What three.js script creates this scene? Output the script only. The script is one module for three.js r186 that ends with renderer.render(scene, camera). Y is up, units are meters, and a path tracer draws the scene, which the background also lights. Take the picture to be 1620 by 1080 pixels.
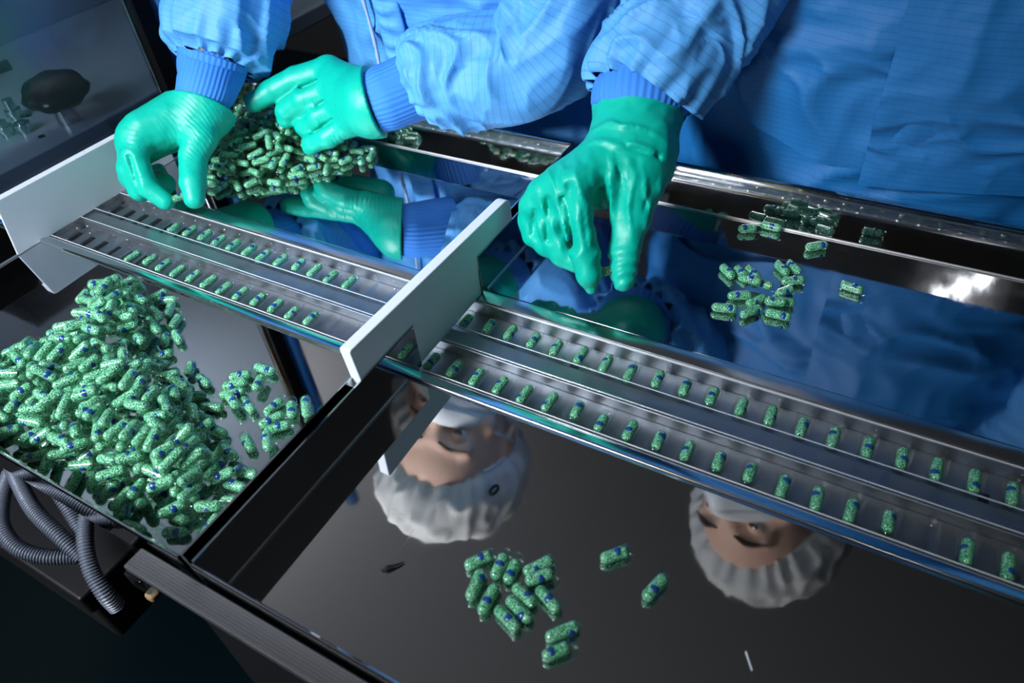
import * as THREE from 'three';
import { RectAreaLightUniformsLib } from 'three/addons/lights/RectAreaLightUniformsLib.js';
import { RoundedBoxGeometry } from 'three/addons/geometries/RoundedBoxGeometry.js';
import { mergeGeometries, mergeVertices } from 'three/addons/utils/BufferGeometryUtils.js';
import { ImprovedNoise } from 'three/addons/math/ImprovedNoise.js';

// ---------------------------------------------------------------- scene, camera, lights, exposure
// Lengths below are counted in pocket pitches of the blister film (1 pitch = 21 mm) from the corner of the right
// sorting tray at the near row of pockets; y = 0 is the tray floor, 0.9 m above the room's floor.
const U = 0.021, Y0 = 0.9;
const P = (x, y, z) => new THREE.Vector3(x * U, Y0 + y * U, z * U);
const scene = new THREE.Scene();
scene.background = new THREE.Color(0x000000);
const camera = new THREE.PerspectiveCamera(2 * Math.atan(540 / 1159.4) * 180 / Math.PI, 1620 / 1080, 0.01, 60);
camera.position.copy(P(13.7535, 18.8759, 14.9965));
camera.rotation.set(-0.7463767, 0.5854624, -0.1101455, 'YXZ');
camera.focus = .64; camera.userData.fStop = 8;
camera.updateMatrixWorld(true);
scene.add(camera);
const renderer = new THREE.WebGLRenderer({ antialias: true });
renderer.toneMapping = THREE.LinearToneMapping;
renderer.toneMappingExposure = 1.08;
renderer.shadowMap.enabled = true;
RectAreaLightUniformsLib.init();

// a lamp: glowing diffuser in a housing and an area light of the same size just below it
const LAMPS = [
  { name: 'studio_lamp', kind: 'spot', at: [-20, 47, 56], look: [-9, 0, -6], r: .3, cd: 27, cone: 26, soft: 1, color: 0xf6f9ff, label: 'round studio lamp with a soft dish above the left front of the trays', cat: 'lamp' },
  { name: 'inspection_light', kind: 'leds', at: [26, 88, 37], look: [26, 0, 37], r: .016, cd: .12, cone: 40, soft: .8, color: 0xffffff, label: 'grey ceiling panel with three bright spot lights above the camera side', cat: 'light' },
  { name: 'ceiling_light', kind: 'area', at: [-14, 86, 66], look: [-14, 0, 66], w: .4, h: .3, L: 6, color: 0xffdfa0, label: 'small warm ceiling light behind the camera side of the machine', cat: 'light' },
  { name: 'added_uplight', kind: 'area', at: [-110, 50, -30], look: [-110, 90, -30], w: .6, h: .4, L: 17, color: 0xf3f5ff, label: 'added unseen uplight brightening the ceiling left of the machine', cat: 'light' },  // added lamp, unseen itself: gives the ceiling its grey gradient for the tray reflections
];

// ---------------------------------------------------------------- helpers
const used = {};
const numbered = (n) => { const k = used[n] = (used[n] ?? -1) + 1; return k ? n + '_' + String(k).padStart(3, '0') : n; };
function tag(o, label, category, group, kind) {
  if (label) o.userData.label = label;
  if (category) o.userData.category = category;
  if (group) o.userData.group = group;
  if (kind) o.userData.kind = kind;
  return o;
}
function thing(name, base, label, category, group, kind) {       // a Group at the thing's base
  const o = new THREE.Group(); o.name = numbered(name); o.userData.base = undefined;
  delete o.userData.base; o.position.copy(P(...base)); o.basis = base; scene.add(o);
  return tag(o, label, category, group, kind);
}
function finish(g, base) {                                        // pitches in the world -> metres at the base
  g.translate(-base[0], -base[1], -base[2]); g.scale(U, U, U); return g;
}
function mesh(name, g, m, parent, basis) {                        // g is in pitches, in the world's axes
  const b = basis ?? parent?.basis ?? [0, 0, 0];
  const o = new THREE.Mesh(finish(g, b), m); o.name = parent ? name : numbered(name);
  o.castShadow = o.receiveShadow = true;
  if (parent) { parent.add(o); o.basis = b; } else { o.position.copy(P(...b)); scene.add(o); o.basis = b; }
  return o;
}
function rng(seed) { let s = seed >>> 0; return () => { s = (s + 0x6D2B79F5) | 0; let t = Math.imul(s ^ (s >>> 15), 1 | s); t = (t + Math.imul(t ^ (t >>> 7), 61 | t)) ^ t; return ((t ^ (t >>> 14)) >>> 0) / 4294967296; }; }
const PN = new ImprovedNoise();
const noise = (x, y, z) => PN.noise(x + 31.7, y + 17.3, z + 47.9);
const lerp = (a, b, t) => a + (b - a) * t, clamp = (x, a = 0, b = 1) => Math.min(b, Math.max(a, x));
const smooth = (a, b, x) => { const t = clamp((x - a) / (b - a)); return t * t * (3 - 2 * t); };
const sub = (a, b) => [a[0] - b[0], a[1] - b[1], a[2] - b[2]], add = (a, b, k = 1) => [a[0] + b[0] * k, a[1] + b[1] * k, a[2] + b[2] * k];
const dot = (a, b) => a[0] * b[0] + a[1] * b[1] + a[2] * b[2], norm = (a) => { const l = Math.hypot(...a) || 1; return a.map((v) => v / l); };
const cross = (a, b) => [a[1] * b[2] - a[2] * b[1], a[2] * b[0] - a[0] * b[2], a[0] * b[1] - a[1] * b[0]];
const V = (a) => new THREE.Vector3(...a);
// the point at height y (pitches) that lies on the sight line of a place in the photograph: used to read off where real things stand
const EYE = [13.7535, 18.8759, 14.9965];
const sight = (u, v) => new THREE.Vector3((u - 810) / 1159.42, (540 - v) / 1159.42, -1).applyQuaternion(camera.quaternion);
function at(u, v, y) { const d = sight(u, v), t = (y - EYE[1]) / d.y; return [EYE[0] + d.x * t, y, EYE[2] + d.z * t]; }
function atZ(u, v, z) { const d = sight(u, v), t = (z - EYE[2]) / d.z; return [EYE[0] + d.x * t, EYE[1] + d.y * t, z]; }

function box(x0, x1, y0, y1, z0, z1, r = 0) {
  const g = r ? new RoundedBoxGeometry(x1 - x0, y1 - y0, z1 - z0, 2, Math.min(r, (x1 - x0) / 2.01, (y1 - y0) / 2.01, (z1 - z0) / 2.01)) : new THREE.BoxGeometry(x1 - x0, y1 - y0, z1 - z0);
  return g.translate((x0 + x1) / 2, (y0 + y1) / 2, (z0 + z1) / 2);
}
function merge(list) {
  return mergeGeometries(list.map((g) => { g = g.index ? g.toNonIndexed() : g; for (const k of Object.keys(g.attributes)) if (!['position', 'normal', 'uv'].includes(k)) g.deleteAttribute(k); return g; }));
}
// a profile of [z, y] points pulled along x
function pullX(profile, x0, x1, bevel = 0) {
  const s = new THREE.Shape(profile.map(([z, y]) => new THREE.Vector2(-z, y)));
  const g = new THREE.ExtrudeGeometry(s, { depth: x1 - x0 - 2 * bevel, bevelEnabled: bevel > 0, bevelThickness: bevel, bevelSize: bevel, bevelOffset: -bevel, bevelSegments: 2, curveSegments: 12 });
  return g.rotateY(Math.PI / 2).translate(x0 + bevel, 0, 0);
}
// an outline of [z, y] points in a plane across x, given thickness
const plateX = pullX;
function cyl(a, b, r0, r1 = r0, n = 24) {
  const A = V(a), B = V(b), g = new THREE.CylinderGeometry(r1, r0, A.distanceTo(B), n);
  return g.applyQuaternion(new THREE.Quaternion().setFromUnitVectors(new THREE.Vector3(0, 1, 0), B.clone().sub(A).normalize())).translate((a[0] + b[0]) / 2, (a[1] + b[1]) / 2, (a[2] + b[2]) / 2);
}
function setUV(g, fn) {                                           // uv from position, in pitches
  const p = g.attributes.position, n = g.attributes.normal, uv = new Float32Array(p.count * 2);
  for (let i = 0; i < p.count; i++) { const [u, v] = fn(p.getX(i), p.getY(i), p.getZ(i), n.getX(i), n.getY(i), n.getZ(i)); uv[2 * i] = u; uv[2 * i + 1] = v; }
  g.setAttribute('uv', new THREE.BufferAttribute(uv, 2)); return g;
}
const boxUV = (g, s = 1) => setUV(g, (x, y, z, a, b, c) => Math.abs(b) > .6 ? [x / s, z / s] : Math.abs(a) > .6 ? [z / s, y / s] : [x / s, y / s]);

// normals that look away from centre(k), the middle for vertex k
function outward(g, idx, centre) {
  g.computeVertexNormals(); const p = g.attributes.position, n = g.attributes.normal; let s = 0;
  for (let k = 0; k < p.count; k += 7) { const c = centre(k); s += (p.getX(k) - c.x) * n.getX(k) + (p.getY(k) - c.y) * n.getY(k) + (p.getZ(k) - c.z) * n.getZ(k); }
  if (s < 0) { for (let k = 0; k < idx.length; k += 3) { const t = idx[k]; idx[k] = idx[k + 1]; idx[k + 1] = t; } g.setIndex(idx); g.computeVertexNormals(); }
}
// a tube through nodes [x, y, z, r] with wrinkles: shift(s, theta, k) gives the change of radius (s along, in pitches)
function loft(nodes, nS, nT, shift, opt = {}) {
  const curve = new THREE.CatmullRomCurve3(nodes.map((n) => new THREE.Vector3(n[0], n[1], n[2])), false, 'centripetal');
  const len = curve.getLength(), pts = [], tan = [], rad = [];
  for (let i = 0; i <= nS; i++) {
    const t = i / nS; pts.push(curve.getPoint(t)); tan.push(curve.getTangent(t).normalize());
    const f = t * (nodes.length - 1), k = Math.min(nodes.length - 2, Math.floor(f)), w = f - k, ww = opt.soft === false ? w : w * w * (3 - 2 * w);
    rad.push([lerp(nodes[k][3], nodes[k + 1][3], ww), lerp(nodes[k][4] ?? nodes[k][3], nodes[k + 1][4] ?? nodes[k + 1][3], ww)]);
  }
  const up = V(opt.up ?? [0, 1, 0]); let N = up.clone().addScaledVector(tan[0], -up.dot(tan[0])).normalize();
  const pos = [], uv = [], idx = []; let s = 0;
  for (let i = 0; i <= nS; i++) {
    if (i) s += pts[i].distanceTo(pts[i - 1]);
    N = N.clone().addScaledVector(tan[i], -N.dot(tan[i])).normalize();
    const B = tan[i].clone().cross(N);
    for (let j = 0; j <= nT; j++) {
      const th = j / nT * Math.PI * 2, d = shift ? shift(s, th, i / nS) : 0;
      const p = pts[i].clone().addScaledVector(N, (rad[i][0] + d) * Math.cos(th)).addScaledVector(B, (rad[i][1] + d) * Math.sin(th));
      if (opt.push) opt.push(p, s, th, i / nS);
      pos.push(p.x, p.y, p.z); uv.push(th * (opt.ru ?? rad[0][0]) , s);
    }
  }
  for (let i = 0; i < nS; i++) for (let j = 0; j < nT; j++) { const a = i * (nT + 1) + j, b = a + nT + 1; idx.push(a, a + 1, b, b, a + 1, b + 1); }
  if (opt.caps) for (const e of [0, nS]) {
    const c = pos.length / 3; pos.push(pts[e].x, pts[e].y, pts[e].z); uv.push(0, 0);
    for (let j = 0; j < nT; j++) { const a = e * (nT + 1) + j; e ? idx.push(c, a, a + 1) : idx.push(c, a + 1, a); }
  }
  const g = new THREE.BufferGeometry();
  g.setAttribute('position', new THREE.Float32BufferAttribute(pos, 3)); g.setAttribute('uv', new THREE.Float32BufferAttribute(uv, 2)); g.setIndex(idx);
  outward(g, idx, (k) => pts[Math.min(nS, Math.floor(k / (nT + 1)))]);
  const n = g.attributes.normal;                                   // one normal along the seam
  for (let i = 0; i <= nS; i++) { const a = i * (nT + 1), b = a + nT, v = new THREE.Vector3(n.getX(a) + n.getX(b), n.getY(a) + n.getY(b), n.getZ(a) + n.getZ(b)).normalize(); n.setXYZ(a, v.x, v.y, v.z); n.setXYZ(b, v.x, v.y, v.z); }
  return g;
}

// the surface where a distance field is zero, meshed on a grid (surface nets)
function skin(f, lo, hi, cell) {
  const n = [0, 1, 2].map((k) => Math.ceil((hi[k] - lo[k]) / cell) + 1), [nx, ny, nz] = n, F = new Float32Array(nx * ny * nz);
  const id = (i, j, k) => i + nx * (j + ny * k);
  // coarse pass first: skip what is far from the surface
  const B = 4;
  for (let k = 0; k < nz; k += B) for (let j = 0; j < ny; j += B) for (let i = 0; i < nx; i += B) {
    const c = f(lo[0] + (i + B / 2) * cell, lo[1] + (j + B / 2) * cell, lo[2] + (k + B / 2) * cell), far = Math.abs(c) > cell * B * 1.6;
    for (let kk = k; kk < Math.min(nz, k + B); kk++) for (let jj = j; jj < Math.min(ny, j + B); jj++) for (let ii = i; ii < Math.min(nx, i + B); ii++)
      F[id(ii, jj, kk)] = far ? c : f(lo[0] + ii * cell, lo[1] + jj * cell, lo[2] + kk * cell);
  }
  const map = new Int32Array(nx * ny * nz).fill(-1), pos = [], idx = [];
  for (let k = 0; k < nz - 1; k++) for (let j = 0; j < ny - 1; j++) for (let i = 0; i < nx - 1; i++) {
    let x = 0, y = 0, z = 0, m = 0; const c = [];
    for (let q = 0; q < 8; q++) c.push(F[id(i + (q & 1), j + (q >> 1 & 1), k + (q >> 2))]);
    for (let q = 0; q < 8; q++) for (const e of [1, 2, 4]) if (!(q & e)) {
      const a = c[q], b = c[q | e]; if ((a < 0) === (b < 0)) continue;
      const t = a / (a - b); x += (q & 1) + (e === 1 ? t : 0); y += (q >> 1 & 1) + (e === 2 ? t : 0); z += (q >> 2) + (e === 4 ? t : 0); m++;
    }
    if (m) { map[id(i, j, k)] = pos.length / 3; pos.push(lo[0] + (i + x / m) * cell, lo[1] + (j + y / m) * cell, lo[2] + (k + z / m) * cell); }
  }
  const quad = (a, b, c, d, flip) => { if (a < 0 || b < 0 || c < 0 || d < 0) return; flip ? idx.push(a, c, b, a, d, c) : idx.push(a, b, c, a, c, d); };
  for (let k = 1; k < nz - 1; k++) for (let j = 1; j < ny - 1; j++) for (let i = 1; i < nx - 1; i++) {
    const s = F[id(i, j, k)] < 0;
    if (s !== F[id(i + 1, j, k)] < 0) quad(map[id(i, j - 1, k - 1)], map[id(i, j, k - 1)], map[id(i, j, k)], map[id(i, j - 1, k)], !s);
    if (s !== F[id(i, j + 1, k)] < 0) quad(map[id(i - 1, j, k - 1)], map[id(i - 1, j, k)], map[id(i, j, k)], map[id(i, j, k - 1)], !s);
    if (s !== F[id(i, j, k + 1)] < 0) quad(map[id(i - 1, j - 1, k)], map[id(i, j - 1, k)], map[id(i, j, k)], map[id(i - 1, j, k)], !s);
  }
  const g = new THREE.BufferGeometry(); g.setAttribute('position', new THREE.Float32BufferAttribute(pos, 3)); g.setIndex(idx); g.computeVertexNormals();
  let s = 0; const q = g.attributes.normal;
  for (let k = 0; k < q.count; k += 11) { const p = [0, 1, 2].map((e) => pos[3 * k + e]), e = cell * .5; s += f(p[0] + q.getX(k) * e, p[1] + q.getY(k) * e, p[2] + q.getZ(k) * e) > f(...p) ? 1 : -1; }
  if (s < 0) { for (let k = 0; k < idx.length; k += 3) { const t = idx[k]; idx[k] = idx[k + 1]; idx[k + 1] = t; } g.setIndex(idx); g.computeVertexNormals(); }
  g.setAttribute('uv', new THREE.BufferAttribute(new Float32Array(pos.length / 3 * 2), 2));
  return g;
}
// distance to a bone: a capsule from a to b whose radius goes from ra to rb
function bone(a, b, ra, rb) {
  const dx = b[0] - a[0], dy = b[1] - a[1], dz = b[2] - a[2], L = dx * dx + dy * dy + dz * dz || 1e-9;
  return (x, y, z) => { const px = x - a[0], py = y - a[1], pz = z - a[2], t = clamp((px * dx + py * dy + pz * dz) / L), qx = px - t * dx, qy = py - t * dy, qz = pz - t * dz; return Math.sqrt(qx * qx + qy * qy + qz * qz) - (ra + (rb - ra) * t); };
}
const smin = (a, b, k) => { const h = Math.max(k - Math.abs(a - b), 0) / k; return Math.min(a, b) - h * h * k * .25; };
// ---------------------------------------------------------------- materials
function texture(w, h, fn, srgb) {
  const d = new Uint8Array(w * h * 4);
  for (let j = 0; j < h; j++) for (let i = 0; i < w; i++) { const c = fn(i, j); for (let k = 0; k < 4; k++) d[4 * (j * w + i) + k] = k === 3 ? 255 : clamp(c[k] ?? c[0], 0, 255); }
  const t = new THREE.DataTexture(d, w, h); t.wrapS = t.wrapT = THREE.RepeatWrapping; t.magFilter = THREE.LinearFilter; t.minFilter = THREE.LinearMipmapLinearFilter; t.generateMipmaps = true;
  if (srgb) t.colorSpace = THREE.SRGBColorSpace; t.needsUpdate = true; return t;
}
const rep = (t, u, v) => { const c = t.clone(); c.repeat.set(u, v); c.needsUpdate = true; return c; };
// fine straight scratches of polished sheet: [lines along v, random hairlines]
function scratchField(n, brush, hairs, seed, len) {
  const R = rng(seed), f = new Float32Array(n * n);
  for (let i = 0; i < n; i++) { let a = 0; for (let j = 0; j < n; j++) { a = a * .97 + (R() - .5) * .06; f[j * n + i] += 0; } }
  const col = new Float32Array(n); for (let i = 0; i < n; i++) col[i] = R();
  for (let j = 0; j < n; j++) for (let i = 0; i < n; i++) f[j * n + i] += brush * col[i] * (.7 + .6 * noise(i * .11, j * .013, seed));
  for (let k = 0; k < hairs; k++) {
    let x = R() * n, y = R() * n, a = (R() < .65 ? Math.PI / 2 + (R() - .5) * .3 : R() * Math.PI); const L = len * (.2 + R() * R() * 2), s = .3 + R() * .7, bend = (R() - .5) * .01;
    for (let t = 0; t < L; t++) { x += Math.cos(a); y += Math.sin(a); a += bend; f[((Math.floor(y) % n + n) % n) * n + (Math.floor(x) % n + n) % n] += s; }
  }
  return f;
}
const SC = scratchField(1024, .06, 90, 5, 45), SC2 = scratchField(1024, .5, 520, 9, 60);
const steelRough = texture(1024, 1024, (i, j) => { const s = SC[j * 1024 + i], w = noise(i / 90, j / 90, 2) * 10 + noise(i / 21, j / 21, 7) * 5; const g = 9 + w * .5 + s * 28; return [g]; });
const scuffRough = texture(1024, 1024, (i, j) => { const s = SC2[j * 1024 + i]; return [13 + s * 26 + noise(i / 60, j / 60, 3) * 10]; });
const brushRough = texture(512, 512, (i, j) => { const s = noise(i / 26, j / 300, 2) * 22 + noise(i / 5, j / 140, 6) * 10; return [118 + s]; });
const blotch = texture(512, 512, (i, j) => { const n = noise(i / 40, j / 40, 1) + .5 * noise(i / 13, j / 13, 4); return [232 + n * 18]; });
const grid = texture(256, 256, (i, j) => {                        // woven carbon grid of the gown cloth: one dark thread every 4 mm, weave between
  const a = (i % 64) < 5, b = (j % 64) < 7, w = ((i + j) & 1) * 6 + noise(i / 6, j / 6, 1) * 12; const k = (b ? .88 : 1) * (a ? .95 : 1);
  return [(236 + w) * k, (236 + w) * k, (240 + w) * k];
}, true);
const weave = texture(256, 256, (i, j) => { const b = Math.sin(i * Math.PI / 2) * Math.sin(j * Math.PI / 2); return [128 + b * 40 + noise(i / 9, j / 9, 3) * 40 - ((j % 64) < 4 ? 30 : 0)]; });
const ribs = texture(64, 8, (i) => [128 + 110 * Math.cos(i / 64 * 8 * Math.PI)]);
const beadCells = (() => {                                        // packed beads: distance to the nearest of scattered centres
  const S = 512, n = 22, R = rng(77), c = []; for (let k = 0; k < n * n; k++) c.push([(R() - .5) * .85, (R() - .5) * .85, R()]);
  const f = new Float32Array(S * S * 2);
  for (let j = 0; j < S; j++) for (let i = 0; i < S; i++) {
    const u = i / S * n, w = j / S * n, a0 = Math.floor(u), b0 = Math.floor(w); let a = 9, v = 0;
    for (let q = -1; q < 2; q++) for (let p = -1; p < 2; p++) { const e = c[((b0 + q + n) % n) * n + (a0 + p + n) % n], dx = a0 + p + .5 + e[0] - u, dy = b0 + q + .5 + e[1] - w, d = dx * dx + dy * dy; if (d < a) { a = d; v = e[2]; } }
    f[2 * (j * S + i)] = Math.sqrt(a); f[2 * (j * S + i) + 1] = v;
  }
  return f;
})();
const beadColour = texture(512, 512, (i, j) => {                  // green beads of uneven tint, the shade between them painted in as darker green
  const d = beadCells[2 * (j * 512 + i)], v = beadCells[2 * (j * 512 + i) + 1], g = smooth(.6, .38, d);
  return [lerp(18, 76 + v * 118, g), lerp(90, 170 + v * 70, g), lerp(64, 120 + v * 94, g)];
}, true);
const beadBump = texture(512, 512, (i, j) => [255 * Math.sqrt(Math.max(0, 1 - (beadCells[2 * (j * 512 + i)] / .72) ** 2))]);
const gloveBump = texture(512, 512, (i, j) => [128 + 60 * noise(i / 7, j / 7, 1) + 40 * noise(i / 2.5, j / 2.5, 5)]);
const capBump = texture(512, 512, (i, j) => [128 + 70 * noise(i / 4, j / 4, 1) + 50 * noise(i / 24, j / 9, 2)]);
const dotBump = texture(64, 64, (i, j) => { const x = (i % 16) - 8, y = (j % 16) - 8; return [x * x + y * y < 26 ? 200 : 90]; });

const std = (o) => new THREE.MeshStandardMaterial(o), phys = (o) => new THREE.MeshPhysicalMaterial(o);
const M = {
  steel: phys({ color: 0xc3c5c8, metalness: 1, roughness: 1, roughnessMap: steelRough }),
  scuffed: phys({ color: 0xc3c5c8, metalness: 1, roughness: 1, roughnessMap: scuffRough }),
  bright: phys({ color: 0xc6c9cc, metalness: 1, roughness: .16 }),
  fold: phys({ color: 0xd6d8da, metalness: 1, roughness: .4 }),
  brushed: phys({ color: 0x9a9da1, metalness: 1, roughness: 1, roughnessMap: brushRough }),
  slot: std({ color: 0x0b0c0e, roughness: .6 }),
  blackMetal: phys({ color: 0x17181b, metalness: .6, roughness: .28 }),
  skirt: std({ color: 0x0d0e12, roughness: .5 }),
  ledge: std({ color: 0x3b3d42, roughness: .55, bumpMap: rep(dotBump, 1, 1), bumpScale: .0006 }),
  hose: phys({ color: 0x59616f, roughness: .42, metalness: .25 }),
  plastic: phys({ color: 0xcfdae6, roughness: .42, bumpMap: blotch, bumpScale: .0003, specularIntensity: .6 }),
  film: phys({ color: 0xf2f6fa, transmission: 1, thickness: 0, roughness: .09, ior: 1.5 }),
  shell: phys({ color: 0xf4fffa, transmission: 1, thickness: 0, roughness: .03, ior: 1.5 }),
  acrylic: phys({ color: 0xdfe8f0, transmission: 1, thickness: 0, roughness: .2, ior: 1.49 }),
  beads: phys({ color: 0xffffff, map: rep(beadColour, 1, 1), bumpMap: rep(beadBump, 1, 1), bumpScale: .0005, roughness: .3 }),
  pellet: phys({ color: 0x163f86, roughness: .25, clearcoat: .4, clearcoatRoughness: .1 }),
  glove: phys({ color: 0x00ad98, roughness: .42, bumpMap: gloveBump, bumpScale: .00012, specularIntensity: .7 }),
  gown: phys({ color: 0x52a5e9, map: grid, roughness: .62, bumpMap: weave, bumpScale: .0001, sheen: .35, sheenRoughness: .4, sheenColor: new THREE.Color(0x9cc8ff) }),
  gownShaded: phys({ color: 0x1070b4, map: grid, roughness: .62, bumpMap: weave, bumpScale: .0001, sheen: .25, sheenRoughness: .4, sheenColor: new THREE.Color(0x7ab4ff) }),  // same cloth as gown, weaker light on the right worker painted in as darker blue
  cuff: phys({ color: 0x2f7fdc, roughness: .8, bumpMap: ribs, bumpScale: .0006 }),
  zip: std({ color: 0x9fb8d8, roughness: .4 }),
  skin: phys({ color: 0xf0c4ae, roughness: .5, specularIntensity: .5 }),
  brow: std({ color: 0x1f1714, roughness: .8 }),
  eye: phys({ color: 0x24150f, roughness: .1, clearcoat: 1 }),
  eyeWhite: phys({ color: 0xe8e2dc, roughness: .2, clearcoat: 1 }),
  mask: std({ color: 0xe9eef2, roughness: .8, bumpMap: capBump, bumpScale: .0003, side: THREE.DoubleSide }),
  cap: phys({ color: 0xf0efec, roughness: .85, bumpMap: capBump, bumpScale: .0006, transmission: .12, thickness: 0 }),
  machineSteel: phys({ color: 0x7f93a3, metalness: .15, roughness: .42 }),
  machinePanel: phys({ color: 0x74889c, metalness: .1, roughness: .5 }),
  knob: phys({ color: 0x07090b, roughness: .35 }),
  bluePaint: phys({ color: 0x2a6fb5, roughness: .4 }),
  wall: std({ color: 0x54575a, roughness: .85 }),
  ceiling: std({ color: 0xb4b3b0, roughness: .9 }),
  floor: phys({ color: 0x06242c, roughness: .35 }),
  lampHousing: std({ color: 0x222426, roughness: .5 }),
  beige: std({ color: 0x8a7452, roughness: .7 }),
};
// ---------------------------------------------------------------- the room, its lamps and the added uplight
const room = (name, x0, x1, y0, y1, z0, z1, m) => tag(mesh(name, boxUV(box(x0, x1, y0, y1, z0, z1)), m), null, null, null, 'structure');
room('floor', -170, 170, -52, -42.86, -150, 150, M.floor);
room('ceiling', -170, 170, 90, 96, -150, 150, M.ceiling);
room('wall_back', -170, 170, -42.86, 90, -112, -106, M.wall);
room('wall_front', -170, 170, -42.86, 90, 118, 124, M.wall);
room('wall_left', -146, -140, -42.86, 90, -106, 118, M.wall);
room('wall_right', 140, 146, -42.86, 90, -106, 118, M.wall);
for (const l of LAMPS) {
  const t = thing(l.name, l.at, l.label, l.cat);
  const q = new THREE.Quaternion().setFromRotationMatrix(new THREE.Matrix4().lookAt(V(l.at), V(l.look), new THREE.Vector3(0, 0, 1)));
  const put = (g) => g.applyQuaternion(q).translate(...l.at);
  if (l.kind === 'spot') {
    const r = l.r / U;
    mesh('dish', put(new THREE.LatheGeometry([[r * .3, r * .9], [r * .7, r * .6], [r * 1.02, .1], [r * 1.08, .1], [r * .75, r * .68], [r * .3, r * 1.0], [r * .3, r * .9]].map((p) => new THREE.Vector2(...p)), 48).rotateX(Math.PI / 2)), M.lampHousing, t);
    mesh('diffuser', put(new THREE.CylinderGeometry(r, r, .3, 48).rotateX(Math.PI / 2).translate(0, 0, .4)), std({ color: 0x222222, emissive: l.color, emissiveIntensity: 12 }), t);
    mesh('stand_pole', cyl([l.at[0], -42.86, l.at[2] + r * 1.2], [l.at[0], l.at[1] + r * .3, l.at[2] + r * 1.0], .7, .5, 20), M.lampHousing, t);
    const a = new THREE.SpotLight(l.color, l.cd, 0, l.cone * Math.PI / 180, l.soft, 2); a.name = 'studio_lamp_beam';
    a.position.copy(P(...l.at)); a.target.position.copy(P(...l.look)); a.castShadow = true; a.shadow.radius = l.r / .02; a.shadow.mapSize.set(2048, 2048); a.shadow.bias = -.0004;
    scene.add(a); scene.add(a.target);
  } else if (l.kind === 'leds') {
    mesh('panel', box(l.at[0] - 6.5, l.at[0] + 6.5, l.at[1] + .3, l.at[1] + 2, l.at[2] - 6.5, l.at[2] + 6.5, .2), std({ color: 0x9a9ca0, roughness: .6, emissive: 0xffffff, emissiveIntensity: .07 }), t);
    for (const k of [-1, 0, 1]) {
      const r = l.r / U, p = [l.at[0] + k * 2.6, l.at[1], l.at[2] + k * 2.6];
      const c = mesh('lamp_cup', cyl([p[0], p[1] + .3, p[2]], [p[0], p[1] + .05, p[2]], r * 1.5, r * 1.4, 24), M.bright, t);
      mesh('led', cyl([p[0], p[1] + .05, p[2]], [p[0], p[1] - .02, p[2]], r, r, 24), std({ color: 0x222222, emissive: l.color, emissiveIntensity: 7 }), c, c.basis);
      const a = new THREE.SpotLight(l.color, l.cd, 0, l.cone * Math.PI / 180, l.soft, 2); a.name = 'inspection_beam'; a.position.copy(P(p[0], p[1] - .3, p[2])); a.target.position.copy(P(p[0], 0, p[2])); a.castShadow = true; a.shadow.radius = l.r / .02; a.shadow.mapSize.set(1024, 1024); a.shadow.bias = -.0004; scene.add(a); scene.add(a.target);
    }
  } else {
    const w = l.w / U, h = l.h / U;
    mesh('housing', put(new THREE.BoxGeometry(w + 2, h + 2, 3).translate(0, 0, 2.1)), M.lampHousing, t);
    mesh('diffuser', put(new THREE.BoxGeometry(w, h, .4).translate(0, 0, .3)), std({ color: 0x111111, emissive: l.color, emissiveIntensity: l.L * .4 }), t);
    if (l.name === 'added_uplight') mesh('stand_pole', cyl([l.at[0], -42.86, l.at[2]], [l.at[0], l.at[1] - 2, l.at[2]], .8, .6, 20), M.lampHousing, t);
    const a = new THREE.RectAreaLight(l.color, l.L, l.w, l.h); a.name = l.name + '_glow';
    a.position.copy(P(...V(l.at).add(new THREE.Vector3(0, 0, -.05).applyQuaternion(q)).toArray())); a.lookAt(P(...l.look)); scene.add(a);
  }
}

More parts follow.
